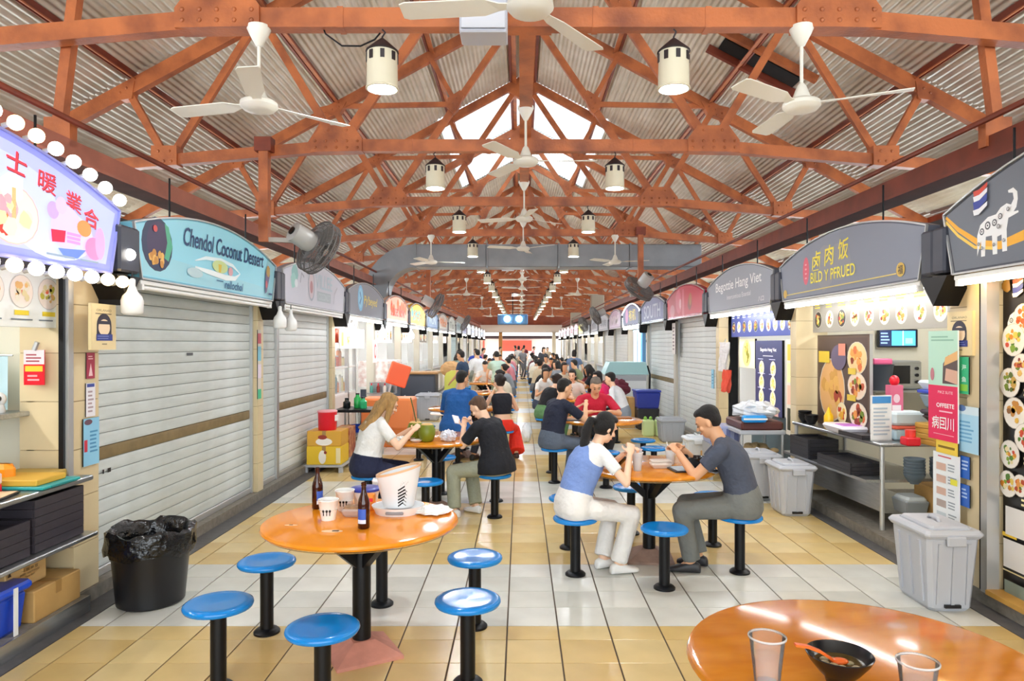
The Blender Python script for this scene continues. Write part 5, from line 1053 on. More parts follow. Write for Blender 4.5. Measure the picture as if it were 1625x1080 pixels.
for i in range(4):
    o = thing('sauce_bottle', f'small sauce bottle on the rack, {NTH[i]} from the left', 'bottle', (-2.68+i*.12, 12.58, .82), 0, 'sauce bottles'); MB().lathe([(.03, 0), (.03, .1), (.012, .13)], 10).build('body', mat('jar_'+['#5aa89a', '#8a2a1a', '#e8e4da', '#3a4a4a'][i], ['#5aa89a', '#8a2a1a', '#e8e4da', '#3a4a4a'][i], .25), o, 40); MB().lathe([(.012, .13), (.012, .17)], 8).build('cap', red_p, o)
MB().box(-2.7, -2.3, 12.5, 12.7, 0, .8).build('rack_plinth', inlit, bpy.data.objects['wall_left'])
# glass counter, blue grey cupboard, bins beyond
t = thing('glass_counter', 'glazed white counter with printed front beyond the orange chest', 'counter', (-2.62, 14.6, 0), PI/2); MB().box(-.8, .8, 0, .6, .85, 1.35).build('case', mat('lit_case', '#eef2f0', .3, noise=.35, nscale=9, col2='#c8a8a0', emit=.25), t); MB().box(-.82, .82, -.02, .62, .8, .85).build('deck', white, t); MB().box(-.75, .75, .02, .55, 0, .8).build('cupboard', mat('slate_cupboard', '#5a6272', .4), t); MB().box(-.8, .8, -.01, .0, .88, 1.3).build('glass', glass_m, t)
t = thing('slate_cupboard', 'dark slate cupboard beside the glass counter', 'cupboard', (-2.35, 16.3, 0)); MB().rbox(-.4, .4, -.3, .3, .05, 1.0, .01).build('body', mat('slate_dark', '#3c414a', .4), t); MB().box(-.36, .36, -.31, -.3, .1, .95).build('door', mat('slate_door', '#454b56', .4), t); MB().box(.28, .31, -.33, -.31, .45, .6).build('handle', alu_m, t); MB().rbox(-.45, .45, -.35, .35, 1.0, 1.05, .01).build('top', wood_m, t)
bin_((-2.35, 14.2, 0), .45, .45, .62, 'grey bin with a pale lid under the glass counter', grey_p); bin_((-2.05, 15.6, 0), .5, .45, .6, 'pale grey bin before the slate cupboard', grey_l); bin_((-1.55, 16.4, 0), .55, .5, .62, 'wide pale bin under the yellow cover', grey_l, 0, False)
t = thing('yellow_cover', 'pale yellow domed cover standing on the wide bin', 'cover', (-1.55, 16.4, .62)); MB().prism([(-.22, 0), (.22, 0), (.22, .3), (.18, .4), (.08, .45), (-.08, .45), (-.18, .4), (-.22, .3)], -.12, .12).build('dome', mat('lemon_plastic', '#e8ec6a', .4), t); MB().box(-.23, .23, -.13, .13, 0, .03).build('rim', mat('lemon_plastic', '#e8ec6a', .4), t)
lump('rice_sack', 'small tied straw sack on the floor by the pale bins', 'sack', (-2.1, 13.4, 0), (.2, .18, .15), mat('straw_sack', '#c0a874', .8, noise=.3, nscale=20), .12, 5)
lump('cap_on_box', 'tan covered basket with a grey cap on the far left counter', 'basket', (-1.9, 19.2, .78), (.3, .22, .22), mat('tan_cloth', '#c9a070', .8), .1, 6)
t = thing('drink_cooler', 'white drinks cooler with a pale green lid on the right', 'cooler', (2.4, 16.2, 0)); MB().rbox(-.46, .46, -.35, .35, 0, 1.0, .02).build('body', mat('cooler_white', '#e4e8ea', .35), t); MB().prism([(-.5, 1.0), (.5, 1.0), (.44, 1.28), (-.38, 1.28)], -.37, .37).build('lid', mat('mint_lid', '#a9d4d6', .35), t); MB().box(-.45, .45, -.36, -.35, .86, .98).build('grey_band', grey_p, t); MB().tube([(.5, -.2, 1.2), (.56, -.2, 1.0), (.55, -.2, .6), (.58, -.2, .3)], .02, 6).build('cord', black_m, t)
carton((2.15, 14.2, 0), 0, .3, .3, .62, 'tall brown carton in front of the drinks cooler'); t = thing('storage_tub', 'stack of dark tubs with a blue tub by the drinks cooler', 'tub', (2.52, 14.0, 0)); MB().rbox(-.22, .22, -.22, .22, 0, .42, .02, taper=.03).build('lower_tub', mat('dark_tub', '#2a2a34', .4), t); MB().rbox(-.24, .24, -.24, .24, .42, .74, .02, taper=.03).build('blue_tub', mat('deep_blue', '#2a3aa0', .4), t); MB().rbox(-.25, .25, -.25, .25, .74, .78, .01).build('lid', mat('deep_blue', '#2a3aa0', .4), t)
for i, x in enumerate((2.35, 2.58)): 
    t = thing('water_pack', f'pale green pack of water bottles on the floor, {"left" if i == 0 else "right"} one', 'bottles', (x, 12.9, 0)); MB().rbox(-.1, .1, -.1, .1, 0, .3, .02).build('wrap', mat('pale_green_wrap', '#d4e8a8', .3), t)
    for a in (-.05, .05): MB().lathe([(.03, .3), (.03, .34), (.012, .36)], 10, (a, 0, 0)).build('cap', mat('green_cap', '#8ac04a', .4), t)
t = thing('glowing_panel', 'tall glowing blue and white panel of the open right stall', 'panel', (2.95, 17.6, .1), -PI/2); MB().box(-.7, .7, 0, .08, 0, 1.95).build('frame', mat('panel_blue', '#6aa0d0', .4), t); p = Print(-.002); p.rect(-.6, .05, -.1, 1.9, '#f2fbff'); p.rect(.05, .05, .4, 1.9, '#f2fbff'); p.rect(.45, .05, .66, 1.9, '#4f94cc'); p.build(t, M_GLOW)
# ================================================================ tables and stools
TZ, SZ = .735, .43
def make_table(top_m, base_m):
    t = thing('round_table', '', 'table')
    MB().lathe([(.001, .70), (.49, .70), (.522, .706), (.53, .718), (.525, .73), (.505, TZ), (.001, TZ)], 56, caps=False).build('top', top_m, t, 40)
    MB().lathe([(.505, .693), (.512, .700)], 56, caps=False).build('under_edge', card_d, t)
    MB().tube([(0, 0, .05), (0, 0, .7)], .05, 20).build('post', black_m, t, 40)
    for k in range(4):
        a = PI/4+k*PI/2; c, s = math.cos(a), math.sin(a)
        MB().beam((.03*c, .03*s, .5), (.25*c, .25*s, .695), .05, .05).build('strut', black_m, t)
    mb = MB(); v = [(sx*q, sy*q, z) for q, z in ((.18, 0), (.18, .018), (.06, .085)) for sx, sy in ((-1, -1), (1, -1), (1, 1), (-1, 1))]
    mb.add(v, [(3, 2, 1, 0)]+[(k*4+i, k*4+(i+1) % 4, k*4+4+(i+1) % 4, k*4+4+i) for k in (0, 1) for i in range(4)]+[(8, 9, 10, 11)]); o = mb.build('base_block', base_m, t); o.rotation_euler = (0, 0, .5)
    return t
def make_stool():
    t = thing('round_stool', '', 'stool')
    MB().lathe([(.001, .395), (.145, .395), (.16, .40), (.166, .412), (.163, .423), (.15, SZ), (.12, .428), (.001, .424)], 40, caps=False).build('seat', blue_s, t, 50)
    MB().tube([(0, 0, .01), (0, 0, .4)], .038, 16).build('post', black_m, t, 40)
    MB().lathe([(.001, 0), (.075, 0), (.075, .012), (.062, .024), (.04, .03), (.001, .03)], 24, caps=False).build('flange', black_m, t, 40)
    return t
tb_a, tb_b = make_table(orange_t, pink_c), make_table(orange_t2, brown_c); st0 = make_stool(); used = {'s': False, 'a': False, 'b': False}
HEX = [(-.616, -.40, 'front left'), (-.62, .27, 'back left'), (-.02, -.69, 'front'), (.61, -.35, 'front right'), (.60, .35, 'back right'), (-.03, .71, 'back')]
ITEMSZ = {}
def place_table(x, y, near, desc, nstool=6):
    key = 'a' if near else 'b'; root = tb_a if near else tb_b
    lb = f'round orange table on a black post: the {desc}'
    o = root if not used[key] else dup(root, (x, y, 0), random.random(), lb); used[key] = True
    o.location = (x, y, 0); tag(o, lb, 'table', 'round dining tables')
    for dx, dy, d in HEX[:nstool]:
        if y+dy < 1.2: continue
        l2 = f'blue round stool at the {d} of the {desc}'; loc = (x+dx, y+dy, 0)
        s = st0 if not used['s'] else dup(st0, loc, random.random()*6, l2); used['s'] = True; s.location = loc; tag(s, l2, 'stool', 'blue stools')
T1, T2, T3, T4, T5 = (-.874, 3.85), (-.863, 7.2), (1.02, 5.55), (1.05, 2.13), (1.03, 8.95)
place_table(*T1, True, 'near left table with the ice bucket'); place_table(*T2, False, 'coconut table'); place_table(*T3, False, 'table of the man in grey'); place_table(*T4, False, 'table nearest the camera, bottom right'); place_table(*T5, False, 'red polo man\'s table')
for i in range(9): place_table(-.87, 10.6+3.4*i, False, f'{NTH[i]} left table past the coconuts')
for i in range(9): place_table(1.03, 12.35+3.4*i, False, f'{NTH[i]} right table past the red polo')
t = thing('low_table', 'low white round table beside the blue-shirted man', 'table', (-1.42, 12.9, 0)); MB().lathe([(.001, .4), (.24, .4), (.25, .415), (.24, .43), (.001, .43)], 32, caps=False).build('top', white, t, 40); MB().tube([(0, 0, .02), (0, 0, .4)], .04, 12).build('post', black_m, t); MB().lathe([(.12, 0), (.12, .015), (.05, .03)], 20).build('foot', black_m, t)
# ---------------- things on the near left table
def on(T, dx, dy, z=0): return (T[0]+dx, T[1]+dy, TZ+z)
def bottle(loc, label, rz):
    t = thing('beer_bottle', label, 'bottle', loc, rz, 'brown bottles'); MB().lathe([(.001, .004), (.026, 0), (.031, .006), (.031, .13), (.028, .15), (.016, .185), (.0125, .2), (.0125, .228), (.0145, .23), (.0145, .238), (.011, .24), (.009, .2), (.026, .14), (.027, .01), (.001, .008)], 24, caps=False).build('glass', amber_m, t, 50)
    mb = MB(); v = []; n = 10
    for i in range(n+1):
        a = -PI/2-.75+1.5*i/n; v += [(.0318*math.cos(a), .0318*math.sin(a), z) for z in (.03, .105)]
    mb.add(v, [(2*i, 2*i+2, 2*i+3, 2*i+1) for i in range(n)], H('#3a62c8')); mb.add([(x*1.01, y*1.01, .03+.02*(z > .05)) for x, y, z in v], [(2*i, 2*i+2, 2*i+3, 2*i+1) for i in range(n)], H('#dfe6f4')); mb.build('label', M_PRINT, t)
    MB().lathe([(.0146, .222), (.0146, .226)], 16).build('lip_ring', amber_m, t); return t
bottle((-1.19, 4.1, TZ), 'brown beer bottle at the left side of the near table', .9); bottle((-.82, 3.66, TZ), 'brown beer bottle with blue label in front of the ice bucket', -.2)
t = thing('ice_bucket', 'white ice bucket with a tan sloping rim and zebra print', 'bucket', (-.70, 4.02, TZ+.035), .1)
mb = MB(); n = 40; v = []
for rx, ry, z, sl_ in ((.085, .075, 0, 0), (.088, .078, .005, 0), (.125, .1, .19, .25), (.128, .103, .2, .25), (.12, .095, .2, .25), (.08, .07, .012, 0)):
    for i in range(n): a = 2*PI*i/n; v.append((rx*math.cos(a), ry*math.sin(a), z+sl_*rx*math.cos(a)))
mb.add(v, [(j*n+i, j*n+(i+1) % n, (j+1)*n+(i+1) % n, (j+1)*n+i) for j in range(5) for i in range(n)]+[tuple(range(5*n, 6*n))]); mb.build('pail', mat('bucket_white', '#eef0f2', .35), t, 50)
mb = MB(); v = []
for rx, ry, dz in ((.13, .105, 0), (.13, .105, .012), (.119, .094, .012), (.119, .094, 0)):
    for i in range(n): a = 2*PI*i/n; v.append((rx*math.cos(a), ry*math.sin(a), .2+dz+.25*rx*math.cos(a)))
mb.add(v, [(j*n+i, j*n+(i+1) % n, ((j+1) % 4)*n+(i+1) % n, ((j+1) % 4)*n+i) for j in range(4) for i in range(n)]); mb.build('rim', mat('tan_rim', '#e2b78c', .4), t, 50)
MB().rbox(-.15, -.105, -.03, .03, .14, .158, .008).build('handle', mat('bucket_white', '#eef0f2', .35), t)
random.seed(12); mb = MB()
def curved(u0, z0, u1, z1, w, mb=mb):   # stripe laid on the bucket front
    v = []
    for i in range(5):
        k = i/4; u = u0+(u1-u0)*k+.006*math.sin(k*5); z = z0+(z1-z0)*k; a = -PI/2+u; f = 1+.4*z/.19*.9
        for s in (-w, w): v.append((.0885*(1+.43*(z+s*.5)/.19)*math.cos(a), -.0795*(1+.3*(z+s*.5)/.19)*abs(math.sin(a)), z+s*.5))
    mb.add(v, [(2*i, 2*i+1, 2*i+3, 2*i+2) for i in range(4)])
for i in range(6): curved(.02, .015+i*.018, .45-.04*abs(i-3), .035+i*.0185, .0095)
for i in range(5): curved(.3, .03+i*.02, .52, .015+i*.02, .004)
for i in range(6): curved(.15+.07*i, .13+.008*(i % 3), .18+.07*i, .15+.008*(i % 2), .004)
mb.build('zebra_print', black_m, t)
t = thing('bucket_tray', 'white oval tray under the ice bucket', 'tray', (-.70, 4.0, TZ)); MB().lathe([(.001, .004), (.125, 0), (.145, .045), (.15, .046), (.147, .04), (.128, .012), (.001, .01)], 40, sy=.85, caps=False).build('dish', mat('bucket_white', '#eef0f2', .35), t, 50); MB().rbox(-.05, .05, -.124, -.112, .014, .03, .004).build('grip_slot', mat('slot_grey', '#8a8c90', .5), t)
def papercup(loc, label, r=.05, h=.11, prints=True):
    t = thing('paper_cup', label, 'cup', loc); MB().lathe([(.001, .004), (.7*r, 0), (r, h), (r*1.05, h+.002), (r*1.05, h+.008), (r*.97, h+.008), (.68*r, .006), (.001, .006)], 24, caps=False).build('cup', white, t, 50); MB().lathe([(r*.97, h*.55), (.001, h*.55)], 20, caps=False).build('drink', mat('iced_tea', '#d8c8b0', .2), t)
    if prints:
        mb = MB()
        for a in (-1.9, -1.5, -1.15):
            rr = r*.86; c, s = math.cos(a), math.sin(a); mb.ell((rr*c, rr*s, .055), (.007, .004, .008), 6, 4); mb.beam((rr*.97*c, rr*.97*s, .03), (rr*c, rr*s, .05), .004, .004)
        mb.build('black_print', black_m, t)
    return t
papercup((-1.055, 3.84, TZ), 'white paper cup with black plant prints on the near table', .054, .105); papercup((-1.02, 4.06, TZ), 'second white paper cup behind the printed one', .054, .11)
t = thing('food_tub', 'white tub with a blue lid edge behind the cups', 'tub', (-.93, 4.2, TZ)); MB().lathe([(.06, 0), (.085, .09), (.088, .09)], 24).build('tub', white, t, 40); MB().lathe([(.092, .088), (.092, .1), (.085, .104)], 24).build('lid', mat('navy_lid', '#2a3a9c', .35), t, 40)
t = thing('takeaway_box', 'clear takeaway box of fried noodles beside the bottle', 'box', (-.93, 3.93, TZ)); MB().rbox(-.07, .07, -.05, .05, 0, .045, .01, taper=.01).build('tub', mat('smoked_clear', '#b8a8a0', .25), t); MB().rbox(-.06, .06, -.04, .04, .03, .055, .01).build('noodles', mat('noodle_brown', '#a8805a', .7, noise=.5, nscale=40), t); 
t = thing('snack_bag', 'orange snack carton behind the bottle', 'box', (-.885, 4.08, TZ)); MB().rbox(-.035, .035, -.03, .03, 0, .09, .006).build('box', mat('snack_orange', '#f0902a', .5), t); MB().box(-.03, .03, -.031, -.03, .05, .07).build('band', red_p, t)
lump('napkin', 'crumpled white napkins at the right edge of the near table', 'napkin', (-.5, 4.02, TZ), (.1, .12, .012), paper_m, .3, 8)
t = thing('table_number', 'small white table plate set in the near tabletop, front', 'plate', (-.97, 3.6, TZ)); MB().lathe([(.055, 0), (.055, .0012)], 24, sy=.45).build('plate', mat('plate_cream', '#f2c898', .4), t); MB().rbox(.0, .035, -.005, .01, .001, .003, .0008).build('dark_mark', black_m, t)
t = thing('table_number', 'small pale label on the near tabletop, left', 'plate', (-1.22, 3.72, TZ)); MB().lathe([(.035, 0), (.035, .0012)], 20, sy=.3).build('plate', mat('plate_cream', '#f2c898', .4), t); MB().rbox(-.01, .01, -.003, .003, .001, .003, .0008).build('dark_mark', black_m, t)
# ---------------- coconut table
def coconut(loc, label, rz, straw):
    t = thing('coconut', label, 'coconut', loc, rz); MB().lathe([(.001, 0), (.05, 0), (.068, .02), (.084, .07), (.082, .12), (.066, .16), (.058, .168)], 22, caps=False).build('husk', mat('green_husk', '#7d8a1c', .4, noise=.3, nscale=9), t, 50); MB().lathe([(.06, .167), (.045, .178), (.03, .172), (.001, .165)], 18, caps=False).build('cut_top', mat('coconut_flesh', '#d8b070', .6), t)
    if straw: MB().tube([(.01, 0, .16), (-.02, .0, .3), (-.05, 0, .42)], .006, 6).build('straw', mat('green_straw', '#4a5a2a', .4), t)
    return t
coconut(on(T2, -.06, -.3), 'green coconut in front on the coconut table', 0, False); coconut(on(T2, -.2, -.12), 'green coconut with a straw behind the other', 0, True)
lump('crumpled_tissue', 'crumpled silver-white wrapper beside the front coconut', 'wrapper', on(T2, .15, -.28), (.08, .07, .055), mat('foil_white', '#dfe0ea', .35, bump=.9, bscale=22), .35, 11); lump('crumpled_tissue', 'crumpled tissue near the blonde woman', 'tissue', on(T2, -.3, -.36), (.06, .05, .03), paper_m, .35, 13)
def plate(loc, label, r=.1, food=None):
    t = thing('plate', label, 'plate', loc); MB().lathe([(.001, 0), (r*.6, 0), (r, .02), (r, .024), (r*.6, .006), (.001, .005)], 28, caps=False).build('dish', white, t, 50)
    if food: 
        mb = MB(); [mb.ell((random.uniform(-.5, .5)*r, random.uniform(-.5, .5)*r, .014), (.022, .018, .012), 6, 4) for i in range(14)]; o = mb.build('food', mat('food_'+food, food, .6, noise=.5, nscale=30), t, True); o['kind'] = 'stuff'
    return t
plate(on(T2, -.28, -.14), 'white plate by the blonde woman on the coconut table', .1, '#c98a4a'); plate(on(T2, -.16, -.34), 'small white dish in front of the straw coconut', .06)
# ---------------- table of the man in grey
def clearcup(loc, label, r=.044, h=.13, fill=.55, straw=False, m=clear_m):
    t = thing('plastic_cup', label, 'cup', loc); MB().lathe([(.001, .002), (r*.68, 0), (r*.7, .004), (r*.98, h-.004), (r*1.06, h-.003), (r*1.06, h+.002), (r*.97, h), (r*.68, .006), (.001, .005)], 28, caps=False).build('cup', m, t, 50); MB().lathe([(.001, .006), (r*.67, .006), (r*(.68+.29*fill), h*fill), (.001, h*fill)], 24, caps=False).build('water', water_m, t, 50); MB().lathe([(r*1.02, h-.003), (r*1.07, h), (r*1.02, h+.003)], 28, caps=False).build('rim', mat('cup_rim', '#f2f2f2', .3, alpha=.7), t, 50)
    if straw: MB().tube([(.01, 0, .02), (-.03, .0, h+.05)], .004, 6).build('straw', white, t)
    return t
clearcup(on(T3, -.13, -.23), 'tall clear cup of water in front of the woman in the blue vest', .042, .14, .8, False, mat('icy_plastic', '#eef2f4', .2, alpha=.45)); clearcup(on(T3, .18, .05), 'clear cup with a straw behind the man\'s tray', .042, .13, .5, True, mat('icy_plastic', '#eef2f4', .2, alpha=.45)); clearcup(on(T3, -.1, -.02), 'clear cup with a pink lid behind the tall cup', .042, .13, .7, False, mat('pinkish_plastic', '#f0d8d8', .2, alpha=.5))
def noodlebowl(loc, label, r=.09, m=None, soup='#8a6a3a', spoon=None):
    t = thing('noodle_bowl', label, 'bowl', loc); m = m or mat('black_melamine', '#131317', .25)
    MB().lathe([(.001, .004), (.4*r, 0), (.44*r, .014), (.62*r, .03), (.9*r, .062), (r, .08), (.975*r, .082), (.86*r, .064), (.58*r, .035), (.001, .022)], 36, caps=False).build('bowl', m, t, 50)
    MB().lathe([(.001, .053), (.78*r, .053)], 28, caps=False).build('soup', mat('soup_'+soup, soup, .12, noise=.4, nscale=20), t)
    mb = MB(); [mb.ell((random.uniform(-.45, .45)*r, random.uniform(-.45, .45)*r, .054), (.014, .012, .005), 7, 4) for i in range(12)]; o = mb.build('toppings', mat('toppings', '#d8c9a0', .5, noise=.6, nscale=60), t, True); o['kind'] = 'stuff'
    return t
noodlebowl(on(T3, -.29, -.1), 'black bowl of noodles before the woman in the blue vest', .1); 
t = thing('serving_tray', 'black tray with a pale paper liner before the man in grey', 'tray', on(T3, .29, -.2), .15); MB().rbox(-.17, .17, -.11, .11, 0, .014, .006).build('tray', tray_b, t); MB().box(-.15, .15, -.095, .095, .014, .016).build('liner', mat('liner_blue', '#cfdde4', .6), t)
noodlebowl(on(T3, .33, -.2, .017), 'black bowl of noodles on the tray of the man in grey', .09)
t = thing('takeaway_box', 'clear takeaway box with a folded lid in the middle of the table', 'box', on(T3, .07, -.1)); MB().rbox(-.08, .08, -.06, .06, 0, .04, .01, taper=.01).build('tub', mat('milky_clear', '#e8dcd0', .25, alpha=.7), t); MB().rbox(-.07, .09, .0, .1, .042, .052, .004).build('lid', mat('milky_clear', '#e8dcd0', .25, alpha=.7), t)
t = thing('phone', 'phone lying at the right edge by the man in grey', 'phone', on(T3, .42, -.28), .5); MB().rbox(-.035, .035, -.07, .07, 0, .008, .003).build('body', mat('phone_grey', '#8f9296', .3), t); MB().box(-.031, .031, -.064, .064, .008, .009).build('glass', black_m, t)
# ---------------- near right table
clearcup((.70, 1.985, TZ), 'clear plastic cup of water at the left of the nearest table', .05, .135, .6); clearcup((1.045, 1.84, TZ), 'clear plastic cup of water at the right of the nearest table', .05, .13, .62)
bw = noodlebowl((.912, 2.0, TZ), 'black bowl of soup with an orange spoon on the nearest table', .092, None, '#6a5630')
t = thing('soup_spoon', 'orange plastic spoon resting in the black soup bowl', 'spoon', (.912, 2.0, TZ)); v = [(-.125, .005, .103), (-.09, .004, .098), (-.055, .002, .085), (-.02, 0, .063)]; mb = MB()
for a, b in zip(v, v[1:]): mb.beam(a, b, .018, .006)
mb.build('handle', mat('orange_spoon', '#f26a1e', .35), t); MB().ell((.0, 0, .058), (.026, .019, .008), 12, 6).build('scoop', mat('orange_spoon', '#f26a1e', .35), t, True)
# ---------------- red polo table
plate(on(T5, -.15, -.1), 'plate of noodles on the red polo man\'s table', .12, '#8a5a2a'); plate(on(T5, .0, .12), 'second plate of food on the red polo man\'s table', .11, '#a8502a')
t = thing('serving_tray', 'dark tray before the man in the navy polo', 'tray', on(T5, -.3, -.12)); MB().rbox(-.16, .16, -.12, .12, 0, .014, .006).build('tray', tray_b, t); MB().box(-.14, .14, -.1, .1, .014, .016).build('liner', mat('liner_brown', '#8a6a4a', .6), t)
t = thing('serving_tray', 'thin brown tray at the right of the red polo table', 'tray', on(T5, .25, .15)); MB().rbox(-.16, .16, -.1, .1, 0, .012, .005).build('tray', mat('brown_tray', '#8a5a32', .4), t); MB().box(-.14, .14, -.08, .08, .012, .014).build('inlay', mat('brown_inlay', '#a06a3a', .4), t)
for i in range(5):
    for j, (dx, dy) in enumerate(((-.2, -.1), (.2, .1))):
        plate((-.87+dx, 10.6+3.4*i+dy, TZ), f'white plate, {"left" if j == 0 else "right"} one on the {NTH[i]} table beyond the coconuts', .11, random.choice(['#a8502a', '#c98a4a'])); plate((1.03+dx, 12.35+3.4*i+dy, TZ), f'white plate, {"left" if j == 0 else "right"} one on the {NTH[i]} table beyond the red polo man', .11, random.choice(['#a8502a', '#c98a4a']))
# ================================================================ people
SKIN = {'fair': mat('skin_fair', '#eec3a4', .5), 'tan': mat('skin_tan', '#d8a37c', .5), 'mid': mat('skin_mid', '#e2b08a', .5)}
def cl(c, b=.5): return mat('cloth_'+c, c, .85, noise=.16, nscale=5, bump=b+.5, bscale=13)
hair_m = lambda c: mat('hair_'+c, c, .5, noise=.4, nscale=9, bump=.8, bscale=40, stretch=(6, 6, 1))
def capsule(mb, p, q, r0, r1, n=10, flat=False):
    p, q = Vector(p), Vector(q); d = q-p; L = d.length
    if L < 1e-5: d = Vector((0, 0, 1)); L = 1e-5
    d.normalize(); pts = []; rs = []
    for i in range(3): a = PI/2*i/3; pts.append(p-d*r0*math.cos(a)); rs.append(max(r0*math.sin(a), .1*r0))
    pts += [p, q]; rs += [r0, r1]
    if not flat:
        for i in range(2, -1, -1): a = PI/2*i/3; pts.append(q+d*r1*math.cos(a)); rs.append(max(r1*math.sin(a), .1*r1))
    mb.tube(pts, rs, n)
def ik(a, b, l1, l2, pole):
    a, b = Vector(a), Vector(b); d = b-a; L = min(d.length, (l1+l2)*.999); d.normalize(); b = a+d*L
    c = (l1*l1-l2*l2+L*L)/(2*L); h = math.sqrt(max(l1*l1-c*c, 0)); pole = Vector(pole); pole = pole-d*pole.dot(d); pole.normalize()
    return a+d*c+pole*h, b
def loft(mb, rings, n=20):
    v = []; f = []
    for c, u, w, ru, rw in rings:
        for k in range(n): t = 2*PI*k/n; ct, st_ = math.cos(t), math.sin(t); v.append(Vector(c)+Vector(u)*ru*math.copysign(abs(ct)**.85, ct)+Vector(w)*rw*math.copysign(abs(st_)**.85, st_))
    m = len(rings)
    for i in range(m-1):
        for k in range(n): f.append((i*n+k, i*n+(k+1) % n, (i+1)*n+(k+1) % n, (i+1)*n+k))
    f.append(tuple(range(n-1, -1, -1))); f.append(tuple(range((m-1)*n, m*n))); mb.add(v, f)
PENDING = []      # (temporary object, finished callback)
def fuse(mb, name, voxel, smooth, done):
    me = mb.mesh(name); o = bpy.data.objects.new('tmp', me); C.objects.link(o)
    r = o.modifiers.new('r', 'REMESH'); r.mode = 'VOXEL'; r.voxel_size = voxel; r.use_smooth_shade = True
    s = o.modifiers.new('s', 'SMOOTH'); s.factor = .5; s.iterations = smooth
    PENDING.append((o, name, done))
def hand(mb, w, d, nrm, side, curl, s, fine):
    d = Vector(d).normalized(); nrm = Vector(nrm); nrm = (nrm-d*nrm.dot(d)).normalized(); lat = d.cross(nrm)*side   # lat points to the thumb side
    L = .085*s; w = Vector(w); R = Matrix((d, lat, nrm)).transposed()
    mb.ell(w+d*L*.5, (L*.58, .037*s, .016*s), 12, 8, R)
    if not fine: mb.ell(w+d*L*1.35, (L*.5, .032*s, .014*s), 10, 6, R); return
    for i, (off, ln) in enumerate(((.028, .95), (.0095, 1.05), (-.0095, 1.0), (-.027, .8))):
        p = w+d*L*.92+lat*off*s; ang = curl*.35; r = .0085*s
        for sg_, k in ((.042, 1), (.027, 1.2), (.021, 1.1)):
            dd = d*math.cos(ang)+nrm*math.sin(ang)+lat*off*1.2*(1 if k == 1 else 0); q = p+dd.normalized()*sg_*ln*s
            capsule(mb, p, q, r, r*.92, 8); p = q; r *= .92; ang += curl*k*.75
    p = w+d*L*.3+lat*.03*s; t1 = (d*.6+lat*.7+nrm*.25).normalized(); q = p+t1*.042*s; capsule(mb, p, q, .011*s, .0095*s, 8); t2 = (d*.85+lat*.1+nrm*.5).normalized(); capsule(mb, q, q+t2*.032*s, .0095*s, .0085*s, 8)
